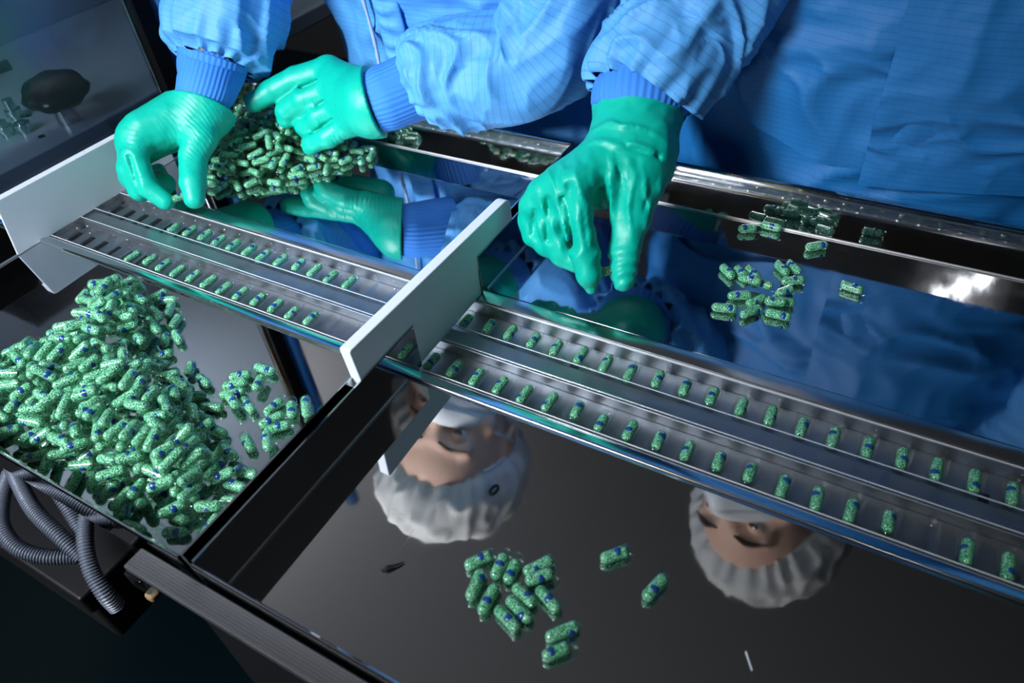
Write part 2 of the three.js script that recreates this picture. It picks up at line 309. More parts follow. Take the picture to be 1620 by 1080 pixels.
// ---------------------------------------------------------------- the four steel sorting trays
const RIM = 1.9, ZF = -13.04, ZN = 10.7, LIP = .15;
const XL = -22.15, XG = -.53, XR = 38, TH = .09;
function tray(x0, x1, far, label, dividerAtRight, floorMat) {
  const zTrack = far ? -4.25 : 1.3, zWall = far ? ZF : ZN, out = far ? -1 : 1;
  const t = thing('sorting_tray', [(x0 + x1) / 2, 0, (zTrack + zWall) / 2], label, 'tray', null);
  const z0 = Math.min(zTrack, zWall), z1 = Math.max(zTrack, zWall);
  mesh('tray_floor', boxUV(box(x0, x1, -.12, 0, z0, z1), 14), floorMat, t);
  // the long outer wall leans out a little; its top is folded over into a narrow rim
  const lean = far ? -.4 : .12, e = out * TH;
  const prof = [[zWall, -.12], [zWall, 0], [zWall + lean, RIM - .06], [zWall + lean + e * .5, RIM], [zWall + lean + e * (far ? 2.2 : 1), RIM], [zWall + lean + e * (far ? 2.6 : 1.3), RIM - .12], [zWall + lean + e, RIM - .25], [zWall + e, -.12]];
  mesh('tray_wall', boxUV(pullX(far ? prof : prof, x0, x1), 14), M.steel, t);
  // the short walls at the divider and at the outer end
  const side = (xa, xb, cut) => {
    const zi = far ? -4.02 : .44, a = far ? [[zWall, 0], [zWall + lean, RIM], [zi, RIM], [zi, -.1], [zWall, -.1]] : [[zWall, 0], [zWall + lean, RIM], [zi, RIM], [zi, -.1], [zWall, -.1]];
    mesh('tray_wall', boxUV(pullX(a, xa, xb, .02), 14), M.steel, t);
  };
  // the bright inner folds where walls and floor meet
  const zi = far ? -4.35 : 1.4;
  mesh('inner_fold', merge([cyl([x0, .035, zWall], [x0, .035, zi], .05, .05, 12), cyl([x1, .035, zWall], [x1, .035, zi], .05, .05, 12), cyl([x0, .035, zWall], [x1, .035, zWall], .05, .05, 12)]), M.fold, t);
  side(x0 - TH, x0); if (dividerAtRight) side(x1, x1 + TH); else side(x1, x1 + TH);
  // the bead along the film channel
  const n = 18, pts = [[far ? -4.3 : 1.34, -.12]], zb = far ? [-4.3, -3.6] : [1.34, .78], rise = far ? .07 : LIP * .9;
  for (let i = 0; i <= n; i++) { const a = i / n, up = smooth(0, .16, a), down = 1 - .96 * Math.pow(Math.max(0, (a - .1) / .9), 1.7); pts.push([lerp(zb[0], zb[1], a), rise * up * down]); }
  pts.push([zb[1], -.12]);
  mesh('lip', boxUV(smoothed(pullX(pts, x0, x1)), 14), M.bright, t);
  return t;
}
function smoothed(g) { return mergeVertices(g).index ? toSmooth(g) : g; }
function toSmooth(g) {                                            // round shading along a pulled profile, the ends kept flat
  const p = g.attributes.position, n = g.attributes.normal, m = {};
  const key = (i) => Math.round(p.getX(i) * 500) + ',' + Math.round(p.getY(i) * 500) + ',' + Math.round(p.getZ(i) * 500);
  for (let i = 0; i < p.count; i++) { if (Math.abs(n.getX(i)) > .8) continue; (m[key(i)] ??= new THREE.Vector3()).add(new THREE.Vector3(n.getX(i), n.getY(i), n.getZ(i))); }
  for (let i = 0; i < p.count; i++) { if (Math.abs(n.getX(i)) > .8) continue; const v = m[key(i)].clone().normalize(); if (v.dot(new THREE.Vector3(n.getX(i), n.getY(i), n.getZ(i))) > .6) n.setXYZ(i, v.x, v.y, v.z); }
  return g;
}
tray(XL, XG, true, 'mirror-polished far left steel tray holding the heap under the gloved hands', true, M.steel);
tray(0, XR, true, 'far right steel tray with scuffed mirror floor below the single working hand', false, M.scuffed);
tray(XL, XG, false, 'near left steel tray holding the large heap of capsules', true, M.steel);
tray(0, XR, false, 'near right dark mirror steel tray showing the reflected faces and few capsules', false, M.steel);

// ---------------------------------------------------------------- film channel: guide bed under the blister film
{
  const t = thing('guide_bed', [8, -.62, -1.4], 'brushed grey steel bed under the clear blister film', 'machine bed');
  mesh('bed_plate', boxUV(box(-25.4, XR, -.95, -.62, -3.62, .80), 9), M.brushed, t);
  for (const [z0, z1] of [[-3.62, -3.5], [.68, .8]]) mesh('side_rail', boxUV(box(-25.4, XR, -.62, -.06, z0, z1, .03), 9), M.brushed, t);
  mesh('centre_rail', boxUV(box(-25.4, XR, -.62, -.16, -1.86, -1.05, .04), 9), M.brushed, t);
  // openings in the bed, seen dark through the film, and the slots at the forming end
  const holes = [[4.75, 5.1, -2.45, -2.05], [20.1, 20.5, -2.3, -1.95], [21.6, 22.2, -1.0, -.75], [22.4, 23.3, -1.0, -.6], [22.25, 22.7, -.3, .66], [20.2, 20.6, .3, .6], [3.9, 4.2, .35, .62], [18.3, 18.6, -2.6, -2.2], [21.3, 21.7, -3.1, -2.0]];
  for (const [a, b, c, d] of holes) mesh('opening', box(a, b, -.63, -.6, c, d), M.slot, t);
  for (const [x, z, n] of [[.0698, -2.567, 4], [.1079, 0, 3]]) for (let k = 0; k < 6; k++) mesh('slot', box(x - 22.13 + k, x - 21.87 + k, -.63, -.56 - .055 * (k >= n), z - .55, z + .5, .1), k < n ? M.slot : M.blackMetal, t);
  const sc = mesh('screw', cyl([19.25, -.62, .1], [19.25, -.5, .1], .27, .25, 28), M.bright, t);
  mesh('screw_socket', cyl([19.25, -.5, .1], [19.25, -.49, .1], .12, .12, 6), M.slot, sc, sc.basis);
}

// ---------------------------------------------------------------- the blister film
const ROW = [{ z: -2.567, x: .0698, n0: -23, n1: 22 }, { z: 0, x: .1079, n0: -23, n1: 22 }];
const pocketGeo = (() => {                                        // a stadium-shaped cup with a rounded bottom
  const L = .36, R0 = .27, D = .42, nT = 40, rings = [[0, 1.12], [-.03, 1.03], [-.08, 1], [-.2, .98], [-.3, .93], [-.36, .83], [-.4, .65], [-.42, .35], [-.42, 0]];
  const pos = [], idx = [];
  for (const [y, k] of rings) for (let j = 0; j < nT; j++) { const a = j / nT * 2 * Math.PI, c = Math.cos(a), s = Math.sin(a); pos.push(R0 * k * c, y * D / .42, Math.sign(s) * L * (k > .4 ? 1 : k / .4) + R0 * k * s); }
  for (let i = 0; i < rings.length - 1; i++) for (let j = 0; j < nT; j++) { const a = i * nT + j, b = i * nT + (j + 1) % nT; idx.push(a, b, a + nT, b, b + nT, a + nT); }
  const g = new THREE.BufferGeometry(); g.setAttribute('position', new THREE.Float32BufferAttribute(pos, 3)); g.setIndex(idx); g.computeVertexNormals(); g.setAttribute('uv', new THREE.BufferAttribute(new Float32Array(pos.length / 3 * 2), 2)); return g;
})();
{
  const t = thing('blister_film', [0, 0, -1.4], 'long clear plastic blister film with two rows of pockets crossing the trays', 'blister film');
  // three strips: the pocketed ones with openings, the raised middle channel with creased edges
  const strip = (z0, z1, row) => {
    const s = new THREE.Shape([[-23.6, z0], [22.9, z0], [22.9, z1], [-23.6, z1]].map((a) => new THREE.Vector2(a[0], -a[1])));
    for (let k = row.n0; k <= row.n1; k++) {
      const h = new THREE.Path(), x = row.x + k, R = .27 * 1.12, L = .36, zc = -row.z;
      h.absarc(x, zc + L, R, 0, Math.PI, false); h.absarc(x, zc - L, R, Math.PI, 2 * Math.PI, false); h.closePath(); s.holes.push(h);
    }
    return new THREE.ShapeGeometry(s, 10).rotateX(-Math.PI / 2);
  };
  mesh('film_web', strip(-3.52, -1.93, ROW[0]), M.film, t); mesh('film_web', strip(-.98, .74, ROW[1]), M.film, t);
  mesh('film_channel', pullOpen([[-1.93, 0], [-1.9, .05], [-1.84, .06], [-1.8, .02], [-1.1, .02], [-1.06, .06], [-1.0, .05], [-.98, 0]], -23.6, 22.9), M.film, t);
  for (const z of [-3.47, -1.87, -1.03, .70]) mesh('crease', cyl([-23.6, .03, z], [22.9, .03, z], .022, .022, 8), phys({ color: 0xe8eef4, roughness: .25, transmission: .5, thickness: 0 }), t);
  const pg = pocketGeo.clone().scale(U, U, U);
  for (const row of ROW) for (let k = row.n0; k <= row.n1; k++) { const o = new THREE.Mesh(pg, M.film); o.name = 'pocket'; o.position.set((row.x + k) * U, 0, (row.z + 1.4) * U); o.castShadow = o.receiveShadow = true; t.add(o); }
}
function pullOpen(profile, x0, x1) {
  const pos = [], idx = []; profile.forEach(([z, y], i) => { pos.push(x0, y, z, x1, y, z); if (i) { const a = 2 * i; idx.push(a - 2, a, a - 1, a, a + 1, a - 1); } });
  const g = new THREE.BufferGeometry(); g.setAttribute('position', new THREE.Float32BufferAttribute(pos, 3)); g.setIndex(idx); g.computeVertexNormals(); g.setAttribute('uv', new THREE.BufferAttribute(new Float32Array(pos.length / 3 * 2), 2)); return g;
}

// ---------------------------------------------------------------- white plastic guard plates
function round(pts, r) {                                          // outline with rounded corners
  const out = [], n = pts.length;
  pts.forEach((p, i) => {
    const a = pts[(i + n - 1) % n], b = pts[(i + 1) % n], R = p[2] ?? r, da = Math.hypot(a[0] - p[0], a[1] - p[1]), db = Math.hypot(b[0] - p[0], b[1] - p[1]), ra = Math.min(R, da / 2), rb = Math.min(R, db / 2);
    for (let k = 0; k <= 5; k++) { const t = k / 5, A = [p[0] + (a[0] - p[0]) / da * ra, p[1] + (a[1] - p[1]) / da * ra], B = [p[0] + (b[0] - p[0]) / db * rb, p[1] + (b[1] - p[1]) / db * rb]; out.push([(1 - t) ** 2 * A[0] + 2 * t * (1 - t) * p[0] + t * t * B[0], (1 - t) ** 2 * A[1] + 2 * t * (1 - t) * p[1] + t * t * B[1]]); }
  });
  return out;
}
{
  const t = thing('guard_plate', [-.27, -.05, -1.8], 'white plastic T-shaped plate between the left and right trays', 'guard plate');
  mesh('plate', plateX(round([[-6.9, 1.2, .1], [-6.85, 2.95, .45], [3.5, 3.28, .12], [3.36, 1.2, .1], [.45, 1.2, .06], [.45, -.02, .04], [-4.0, -.02, .04], [-4.0, 1.2, .06]], .1), -.5, -.06, .04), M.plastic, t);
  const u = thing('guard_plate', [-22.3, 0, -2], 'white plastic straight plate standing at the left end of the left trays', 'guard plate');
  mesh('plate', plateX(round([[2.52, 0, .05], [2.1, 2.72, .2], [-7.2, 2.62, .3], [-7.2, 0, .05]], .1), -22.55, -22.1, .04), M.plastic, u);
}

// ---------------------------------------------------------------- machine front: ledge, skirt, lower cover, hoses
{
  const t = thing('front_ledge', [16, .7, 11], 'dark grey textured ledge under the front rim of the near right tray', 'ledge');
  mesh('ledge_top', boxUV(box(-2.5, XR, .72, 1.0, 10.95, 11.62, .05), .35), M.ledge, t);
  mesh('support', box(-1.5, XR, -9, .72, 10.95, 11.05), M.skirt, t);
  const u = thing('lower_cover', [-30, -8, 8], 'black machine cover below the near left tray with hoses lying over it', 'machine cover');
  mesh('cover_panel', boxUV(box(-60, -9.2, -7.2, -6, 3, 12.1, .15), 6), M.skirt, u);
  mesh('cover_front', box(-60, -9.6, -10, -7.2, 3, 11.9, .2), M.slot, u);
  const w = thing('front_skirt', [-12, -.2, 10], 'black panel under the front rim of the near left tray', 'panel');
  mesh('panel', boxUV(box(-60, -5.3, -6, -.14, 7.6, 7.8), 6), M.skirt, w);
  const c = thing('caster_bracket', [...at(232, 908, -6)], 'small clear and beige bracket under the textured ledge', 'bracket');
  const b = c.basis; mesh('clear_housing', box(b[0] - .5, b[0] + .5, b[1] - .5, b[1] + .5, b[2] - .5, b[2] + .5, .1), M.acrylic, c);
  mesh('beige_block', box(b[0] + .1, b[0] + .6, b[1] - .9, b[1] - .5, b[2] + .1, b[2] + .6, .15), M.beige, c);
  mesh('stem', box(b[0] - .4, b[0] + .4, b[1] + .4, b[1] + 2.7, b[2] - .9, b[2] - .2, .05), M.blackMetal, c);
}

// a tiny scrap, and a scratched line built as a white rod, on the near right tray
{
  const a = at(620, 897, .05), t = thing('debris', a, 'tiny dark curled scrap lying on the near right tray left of the capsules', 'scrap');
  mesh('sliver', loft([[a[0] - .25, .06, a[2] + .22, .07, .03], [a[0] - .1, .1, a[2] + .1, .1, .05], [a[0] + .1, .08, a[2] - .12, .05, .03], [a[0] + .22, .05, a[2] - .3, .02, .02]], 20, 10, null, { caps: true }), M.slot, t);
  const b = at(1180, 1030, .03), c = at(1190, 1060, .03), f = thing('scratch', b, 'thin white straight fibre lying at the bottom of the near right tray', 'scrap');
  mesh('strand', cyl(b, c, .022, .022, 8), M.plastic, f);
}
// corrugated hoses
function hose(label, px, y0, y1) {
  const n = px.length, nodes = px.map(([u, v, y], i) => [...at(u, v, y ?? lerp(y0, y1, i / (n - 1))), .27]), t = thing('corrugated_hose', nodes[0].slice(0, 3), label, 'hose');
  mesh('hose_body', loft(nodes, 560, 22, (s) => .026 * Math.sin(s * 62) - .01, { caps: true, soft: false }), M.hose, t);
  const e = nodes[0], f = nodes[1]; const d = norm([f[0] - e[0], f[1] - e[1], f[2] - e[2]]);
  if (px.length > 6) mesh('hose_end', cyl([e[0], e[1], e[2]], [e[0] + d[0] * .3, e[1] + d[1] * .3, e[2] + d[2] * .3], .33, .33, 22), M.hose, t);
}
hose('grey ribbed hose curling down from the tray rim, nearest the grey ledge', [[163, 768, -.5], [148, 788, -.8], [136, 825, -1.2], [136, 868, -1.6], [146, 905, -2.1], [166, 938, -2.7], [186, 960, -3.4]]);
hose('grey ribbed hose running straight down from the left edge behind the others', [[-14, 636, -1.3], [4, 690, -1.5], [22, 745, -1.7], [55, 808, -2.0], [95, 848, -2.4], [130, 882, -3.0]]);
hose('short grey ribbed hose emerging under the heaped tray and joining the rightmost hose', [[50, 702, -.8], [70, 742, -1.2], [94, 780, -1.7], [116, 815, -2.3], [134, 848, -2.8]]);
hose('grey ribbed hose with the wide bend nearest the bottom left corner', [[16, 748, -2.3], [4, 785, -2.4], [3, 832, -2.6], [28, 866, -2.9], [70, 880, -3.2], [122, 880, -3.5]]);

// ---------------------------------------------------------------- the packing machine at the left end
{
  const t = thing('packing_machine', [-30, 0, -2], 'grey packing machine behind a clear guard at the left end of the trays', 'machine');
  mesh('deck', boxUV(box(-48, -26, 1.0, 2.05, -30, 14, .12), 9), M.machineSteel, t);
  mesh('deck_edge', boxUV(box(-26.05, -25.7, .7, 2.15, -6.6, 14, .08), 9), M.machineSteel, t);
  mesh('machine_body', boxUV(box(-60, -26.6, -30, .9, -8.8, 2.8, .3), 9), M.blackMetal, t);
  for (const x of [-24.7, -23.4]) mesh('roller', cyl([x, .45, -8], [x, .45, -4.2], .5, .5, 28), M.blackMetal, t);
  mesh('rear_panel', boxUV(box(-46, -44, 2.1, 11, -30, 14), 9), M.machinePanel, t);
  const k = at(111, 192, 2.05), kb = mesh('clamp_stem', cyl([k[0], 2.05, k[2]], [k[0], 3.1, k[2]], .62, .5, 28), M.bright, t);
  const lathe = new THREE.LatheGeometry([[0, .85], [.9, .82], [1.5, .6], [1.72, .3], [1.6, .02], [.9, -.25], [.5, -.45], [0, -.45]].map((p) => new THREE.Vector2(...p)), 40); const q = lathe.attributes.position;
  for (let i = 0; i < q.count; i++) { const a = Math.atan2(q.getZ(i), q.getX(i)), r = 1 + .05 * Math.cos(a * 7); q.setX(i, q.getX(i) * r); q.setZ(i, q.getZ(i) * r); } lathe.computeVertexNormals();
  mesh('clamp_knob', lathe.rotateX(.12).rotateZ(-.2).translate(k[0] + .1, 3.6, k[2]), M.knob, t);
  for (const [u, v, h] of [[22, 178, 1.1], [8, 205, .8], [36, 200, .6]]) { const p = at(u, v, 2.4); const f = mesh('fitting', cyl([p[0], 2.05, p[2]], [p[0], 2.1 + h, p[2]], .34, .3, 6), M.bright, t); mesh('fitting_nut', cyl([p[0], 2.3, p[2]], [p[0], 2.6, p[2]], .48, .48, 6), M.bright, f, f.basis); }
  for (const [u, v] of [[45, 183], [66, 216]]) { const p = at(u, v, 2.06); mesh('bolt', cyl([p[0], 2.05, p[2]], [p[0], 2.12, p[2]], .2, .18, 6), M.blackMetal, t); }
  mesh('rod', cyl(at(-40, 122, 5), at(14, 102, 5), .3, .3, 20), M.blackMetal, t);
  const g = thing('guard_window', [-24.6, 0, -1], 'tall clear acrylic guard panel with dark frame post in front of the packing machine', 'guard panel');
  mesh('pane', box(-24.66, -24.56, 1.95, 34, -9.8, 22), M.acrylic, g); mesh('frame_post', boxUV(box(-25, -24.1, -.3, 34, -10.9, -9.8, .1), 5), M.blackMetal, g); mesh('frame_strip', box(-24.8, -24.5, -.3, 34, -9.85, -9.6, .05), M.bright, g);
  const p = thing('blue_post', [-24.6, -43, -11.7], 'blue painted round steel post beside the clear guard panel', 'post');
  mesh('post_tube', cyl([-24.6, -42.86, -11.7], [-24.6, 40, -11.7], .62, .62, 32), M.bluePaint, p); mesh('post_foot', cyl([-24.6, -42.86, -11.7], [-24.6, -42.4, -11.7], 1.6, 1.5, 32), M.bluePaint, p);
}
// ---------------------------------------------------------------- gloved hands
// fingers: lists of [x, y, z, r] from knuckle to tip; palm: lists of [a, b, ra, rb]; the glove ends at the plane through cut, facing back along axis
function glove(h) {
  const chains = h.fingers.map((f) => { const b = []; for (let i = 0; i + 1 < f.length; i++) b.push(bone(f[i], f[i + 1], f[i][3], f[i + 1][3])); return b; });
  const palm = h.palm.map((p) => bone(p[0], p[1], p[2], p[3])), ax = norm(h.axis), c0 = dot(h.cut, ax), cr = h.creases ?? [], gr = (h.grooves ?? []).map(([a, b, e, w]) => [a, b, e, w, norm(sub(EYE, a))]);
  const f = (x, y, z) => {
    let p = 9; for (const b of palm) p = smin(p, b(x, y, z), .75);
    const fs = []; for (const c of chains) { let d = 9; for (const b of c) d = smin(d, b(x, y, z), .12); fs.push(d); }
    let d = p; for (const e of fs) d = smin(d, e, h.blend ?? .3);
    if (d < .6) {
      for (const c of cr) {                                          // bands of stretched-glove wrinkles: round a place, across a direction
        const q = [x - c.at[0], y - c.at[1], z - c.at[2]], r = Math.hypot(...q); if (r > c.r) continue;
        const s = dot(q, c.dir) * c.f + 1.3 * noise(x * 1.1, y * 1.1, z * 1.1 + (c.seed ?? 0)); d += c.a * (1 - r / c.r) * Math.pow(Math.abs(Math.sin(s)), c.sharp ?? 1);
      }
      for (const [a, b, depth, w, v] of gr) {                        // folds pressed in between fingers and across the wrist, as deep as the glove is thick there
        const ex = b[0] - a[0], ey = b[1] - a[1], ez = b[2] - a[2], t = clamp(((x - a[0]) * ex + (y - a[1]) * ey + (z - a[2]) * ez) / (ex * ex + ey * ey + ez * ez)), q = [x - a[0] - t * ex, y - a[1] - t * ey, z - a[2] - t * ez], k = dot(q, v);
        if (Math.abs(k) < 1.4) d += depth * Math.exp(-(dot(q, q) - k * k) / (w * w)) * smooth(0, .12, t) * smooth(1, .88, t);
      }
      d += (h.crumple ?? .035) * noise(x * 1.3, y * 1.3, z * 1.3) + .016 * noise(x * 3.1, y * 3.1, z * 3.1);
    }
    return Math.max(d, dot([x, y, z], ax) - c0);
  };
  let lo = [1e9, 1e9, 1e9], hi = [-1e9, -1e9, -1e9];
  for (const q of [...h.fingers.flat(), ...h.palm.flatMap((p) => [[...p[0], p[2]], [...p[1], p[3]]])]) for (let k = 0; k < 3; k++) { lo[k] = Math.min(lo[k], q[k] - q[3] - .5); hi[k] = Math.max(hi[k], q[k] + q[3] + .5); }
  return setUV(skin(f, lo, hi, h.cell ?? .1), (x, y, z) => [(x + z * .3) * .5, (y + z * .8) * .5]);
}
const J = (u, v, y, r) => [...at(u, v, y), r];

// right hand of the left worker, pinching a capsule between thumb and index finger
const W1 = at(322, 168, 3.7);
const HAND_AR = (() => {
  const iM = J(228, 200, 3.7, .62), mM = J(212, 215, 3.35, .62), rM = J(212, 232, 2.8, .58), pM = J(228, 240, 2.2, .5), tC = J(318, 215, 2.9, .75);
  return {
    fingers: [
      [iM, J(212, 248, 2.75, .6), J(232, 294, 1.5, .54), J(262, 318, .75, .44)],
      [mM, J(206, 268, 2.1, .6), J(222, 300, 1.1, .56), J(262, 291, .72, .5)],
      [rM, J(207, 280, 1.5, .56), J(226, 296, .8, .52), J(254, 282, .7, .46)],
      [pM, J(214, 268, 1.2, .48), J(232, 280, .75, .44), J(250, 270, .7, .4)],
      [tC, J(306, 248, 2.15, .68), J(305, 288, 1.4, .62), J(308, 314, .82, .5)],
    ],
    palm: [[W1, iM, 1.15, .7], [W1, mM, 1.2, .75], [W1, rM, 1.15, .7], [W1, pM, 1.1, .6], [W1, tC, 1.1, .8], [W1, at(330, 158, 4.0), 1.2, 1.3]],
    cut: at(318, 166, 3.9), axis: sub(at(331, 130, 4.6), at(312, 190, 3.4)),
    creases: [{ at: at(325, 215, 3.2), r: 2.6, dir: norm(sub(at(340, 215, 3.2), at(300, 245, 3))), f: 17, a: -.05, sharp: 3 }, { at: at(215, 235, 3), r: 1.3, dir: norm(sub(at(215, 260, 2.4), at(215, 225, 3.4))), f: 16, a: -.05, sharp: 3, seed: 4 }, { at: at(222, 290, 1.7), r: .8, dir: norm(sub(at(240, 300, 1.4), at(215, 270, 2.2))), f: 16, a: -.04, sharp: 3, seed: 2 }],
    grooves: [[at(203, 240, 3.2), at(222, 306, 1.2), .16, .12], [at(240, 215, 3.6), at(258, 262, 3), .12, .16]], crumple: .03, cell: .075, blend: .24,
  };
})();
// left hand of the left worker, back up, index finger pointing over the heap
const W2 = at(592, 162, 3.7);
const HAND_AL = (() => {
  const iM = J(520, 111, 4.3, .68), mM = J(531, 139, 3.75, .68), rM = J(541, 167, 3.05, .64), pM = J(551, 196, 2.35, .58);
  return {
    fingers: [
      [iM, J(467, 125, 3.95, .62), J(428, 145, 3.5, .58), J(402, 162, 3.15, .5)],
      [mM, J(480, 157, 3.3, .6), J(453, 176, 2.65, .56), J(453, 188, 2.25, .5)],
      [rM, J(503, 183, 2.6, .6), J(483, 199, 1.95, .55), J(487, 208, 1.6, .48)],
      [pM, J(518, 217, 1.8, .55), J(494, 226, 1.4, .5), J(491, 232, 1.15, .45)],
      [at(566, 148, 3.0).concat(.8), J(515, 165, 2.4, .6), J(492, 185, 1.8, .5), J(480, 196, 1.5, .4)],
    ],
    palm: [[W2, iM, 1.3, .72], [W2, mM, 1.35, .74], [W2, rM, 1.3, .7], [W2, pM, 1.2, .64], [W2, at(612, 155, 3.8), 1.35, 1.5]],
    cut: at(594, 160, 3.7), axis: sub(at(640, 145, 4), at(570, 165, 3.6)), blend: .24,
    creases: [{ at: at(485, 122, 4.1), r: 1.3, dir: norm(sub(at(520, 112, 4.3), at(470, 124, 3.9))), f: 19, a: -.045, sharp: 4 }, { at: at(565, 212, 2.2), r: 2.2, dir: norm(sub(at(590, 205, 2.4), at(550, 215, 2.2))), f: 14, a: -.06, sharp: 3, seed: 6 }, { at: at(498, 162, 3.2), r: 1.3, dir: norm(sub(at(520, 156, 3.4), at(490, 168, 3))), f: 16, a: -.045, sharp: 4, seed: 8 }, { at: at(512, 190, 2.6), r: 1.0, dir: norm(sub(at(530, 186, 2.7), at(500, 198, 2.3))), f: 16, a: -.04, sharp: 4, seed: 12 }],
    grooves: [[at(512, 124, 4.2), at(470, 143, 3.7), .16, .12], [at(520, 156, 3.5), at(470, 192, 2.4), .14, .12], [at(532, 186, 2.8), at(490, 217, 1.7), .14, .12]], crumple: .025, cell: .075,
  };
})();
// right hand of the right worker, in a loose crumpled glove with a long cuff
const W3 = at(1000, 246, 4.7);
const HAND_BR = (() => {
  const iM = J(913, 292, 4.75, .56), mM = J(884, 296, 4.3, .6), rM = J(862, 308, 3.8, .6), pM = J(848, 326, 3.2, .54), tC = J(1006, 296, 4.1, .86);
  return {
    fingers: [
      [iM, J(911, 345, 3.75, .56), J(925, 400, 2.6, .54), J(932, 434, 1.9, .48), J(936, 456, 1.4, .24)],
      [mM, J(872, 356, 2.9, .56), J(893, 400, 1.9, .52), J(914, 416, 1.7, .42)],
      [rM, J(849, 352, 2.55, .56), J(864, 386, 1.9, .5), J(892, 398, 1.7, .44)],
      [pM, J(838, 350, 2.5, .5), J(846, 372, 2.0, .46), J(866, 382, 1.8, .4)],
      [tC, J(999, 340, 3.25, .74), J(989, 400, 2.2, .54), J(987, 432, 1.65, .46), J(986, 446, 1.42, .34)],
    ],
    palm: [[W3, iM, 1.28, .62], [W3, mM, 1.25, .66], [W3, rM, 1.15, .62], [W3, pM, 1.05, .56], [W3, tC, 1.22, .92], [at(935, 285, 4.2), at(985, 285, 4.0), .5, .6], [W3, at(1010, 175, 5.7), 1.44, 1.78]],
    cut: at(1010, 174, 5.75), axis: sub(at(1016, 140, 6.3), at(992, 250, 4.6)),
    creases: [
      { at: at(985, 236, 5.3), r: 1.7, dir: norm(sub(at(985, 262, 4.6), at(1000, 215, 5.2))), f: 3.2, a: -.34, sharp: 9 },
      { at: at(1010, 205, 5.6), r: 1.7, dir: norm(sub(at(1040, 215, 5.4), at(980, 195, 5.4))), f: 4, a: -.12, sharp: 5, seed: 2 },
      { at: at(893, 320, 4.2), r: 2.0, dir: norm(sub(at(930, 310, 4.2), at(860, 335, 3.6))), f: 5.5, a: -.16, sharp: 5, seed: 3 },
      { at: at(958, 300, 4.2), r: 1.7, dir: norm(sub(at(985, 300, 4.2), at(930, 300, 4))), f: 4.4, a: -.3, sharp: 6, seed: 5 },
      { at: at(1010, 320, 4), r: 1.6, dir: norm(sub(at(1030, 320, 4), at(985, 325, 3.8))), f: 5, a: -.12, sharp: 6, seed: 15 },
      { at: at(925, 380, 2.9), r: 1.5, dir: norm(sub(at(940, 390, 2.8), at(905, 370, 3))), f: 6, a: -.1, sharp: 5, seed: 9 },
      { at: at(987, 425, 1.8), r: 1.2, dir: norm(sub(at(990, 445, 1.5), at(985, 410, 2.1))), f: 8, a: -.14, sharp: 2, seed: 11 },
      { at: at(868, 370, 2.6), r: 1.5, dir: norm(sub(at(890, 360, 3), at(850, 380, 2.6))), f: 7, a: -.09, sharp: 5, seed: 14 }],
    grooves: [[at(899, 286, 4.7), at(907, 400, 2.5), .3, .16], [at(868, 302, 4.2), at(866, 388, 2.3), .2, .14], [at(848, 322, 3.6), at(842, 378, 2.2), .16, .13], [at(952, 262, 4.9), at(950, 336, 3.9), .34, .2], [at(938, 238, 5.1), at(986, 226, 5.7), .2, .1], [at(978, 226, 5.7), at(1046, 250, 5.1), .2, .1], [at(975, 262, 5.2), at(1000, 330, 4.2), .1, .09], [at(1030, 262, 4.8), at(1020, 350, 3.6), .1, .1], [at(885, 270, 4.9), at(893, 330, 4.3), .1, .07], [at(922, 330, 4.4), at(930, 400, 3), .06, .06]],
    crumple: .07, cell: .085,
  };
})();

// ---------------------------------------------------------------- people
const ridge = (n) => { const a = 1 - Math.min(1, Math.abs(n) * 2.4); return a * a; };
// cloth: broad soft waves, a few sharper creases running askew
const cloth = (seed, amp, fs, ft, skew) => (s, th) => {
  const c = Math.cos(th), d = Math.sin(th), w = noise(s * .18, c * .6 + seed, d * .6) * 2.2;
  return amp * (.9 * noise(s * fs + w + skew * d * 1.4, c * ft, d * ft + seed) + .8 * ridge(noise(s * fs * .8 + w - skew * c * 2, c * ft * .8 + 9, d * ft * .8 + seed * 2.3)) + .25 * ridge(noise(s * fs * 2.2 + w, c * ft * 1.9, d * ft * 1.9 + seed * 3.1)));
};
const gather = (s, th, from, reach, k, amp, seed) => { const e = Math.exp(-Math.abs(s - from) / reach); return amp * e * (Math.sin(th * k + 2.5 * noise(Math.cos(th) * 2, Math.sin(th) * 2, seed)) + .6 * noise(Math.cos(th) * 5, Math.sin(th) * 5 + seed, s)); };
function sleeve(nodes, seed, amp, parent, opt = {}) {              // from the cuff up to the shoulder
  const f = cloth(seed, amp, opt.fs ?? .28, opt.ft ?? .9, opt.skew ?? .5);
  return mesh('sleeve', loft(nodes, 150, 120, (s, th, t) => f(s, th) * smooth(0, 1.6, s) + gather(s, th, .15, opt.reach ?? 1.1, opt.k ?? 17, opt.g ?? .22, seed) - .3 * Math.exp(-s * 2.2), { ru: 2, up: opt.up ?? [0, 0, 1] }), opt.m ?? M.gown, parent);
}
const cuff = (nodes, parent, m = M.cuff) => mesh('cuff', loft(nodes, 40, 96, (s, th) => .06 * noise(Math.cos(th) * 1.2, Math.sin(th) * 1.2, s * .8), { ru: 1.6, up: [0, 0, 1] }), m, parent);
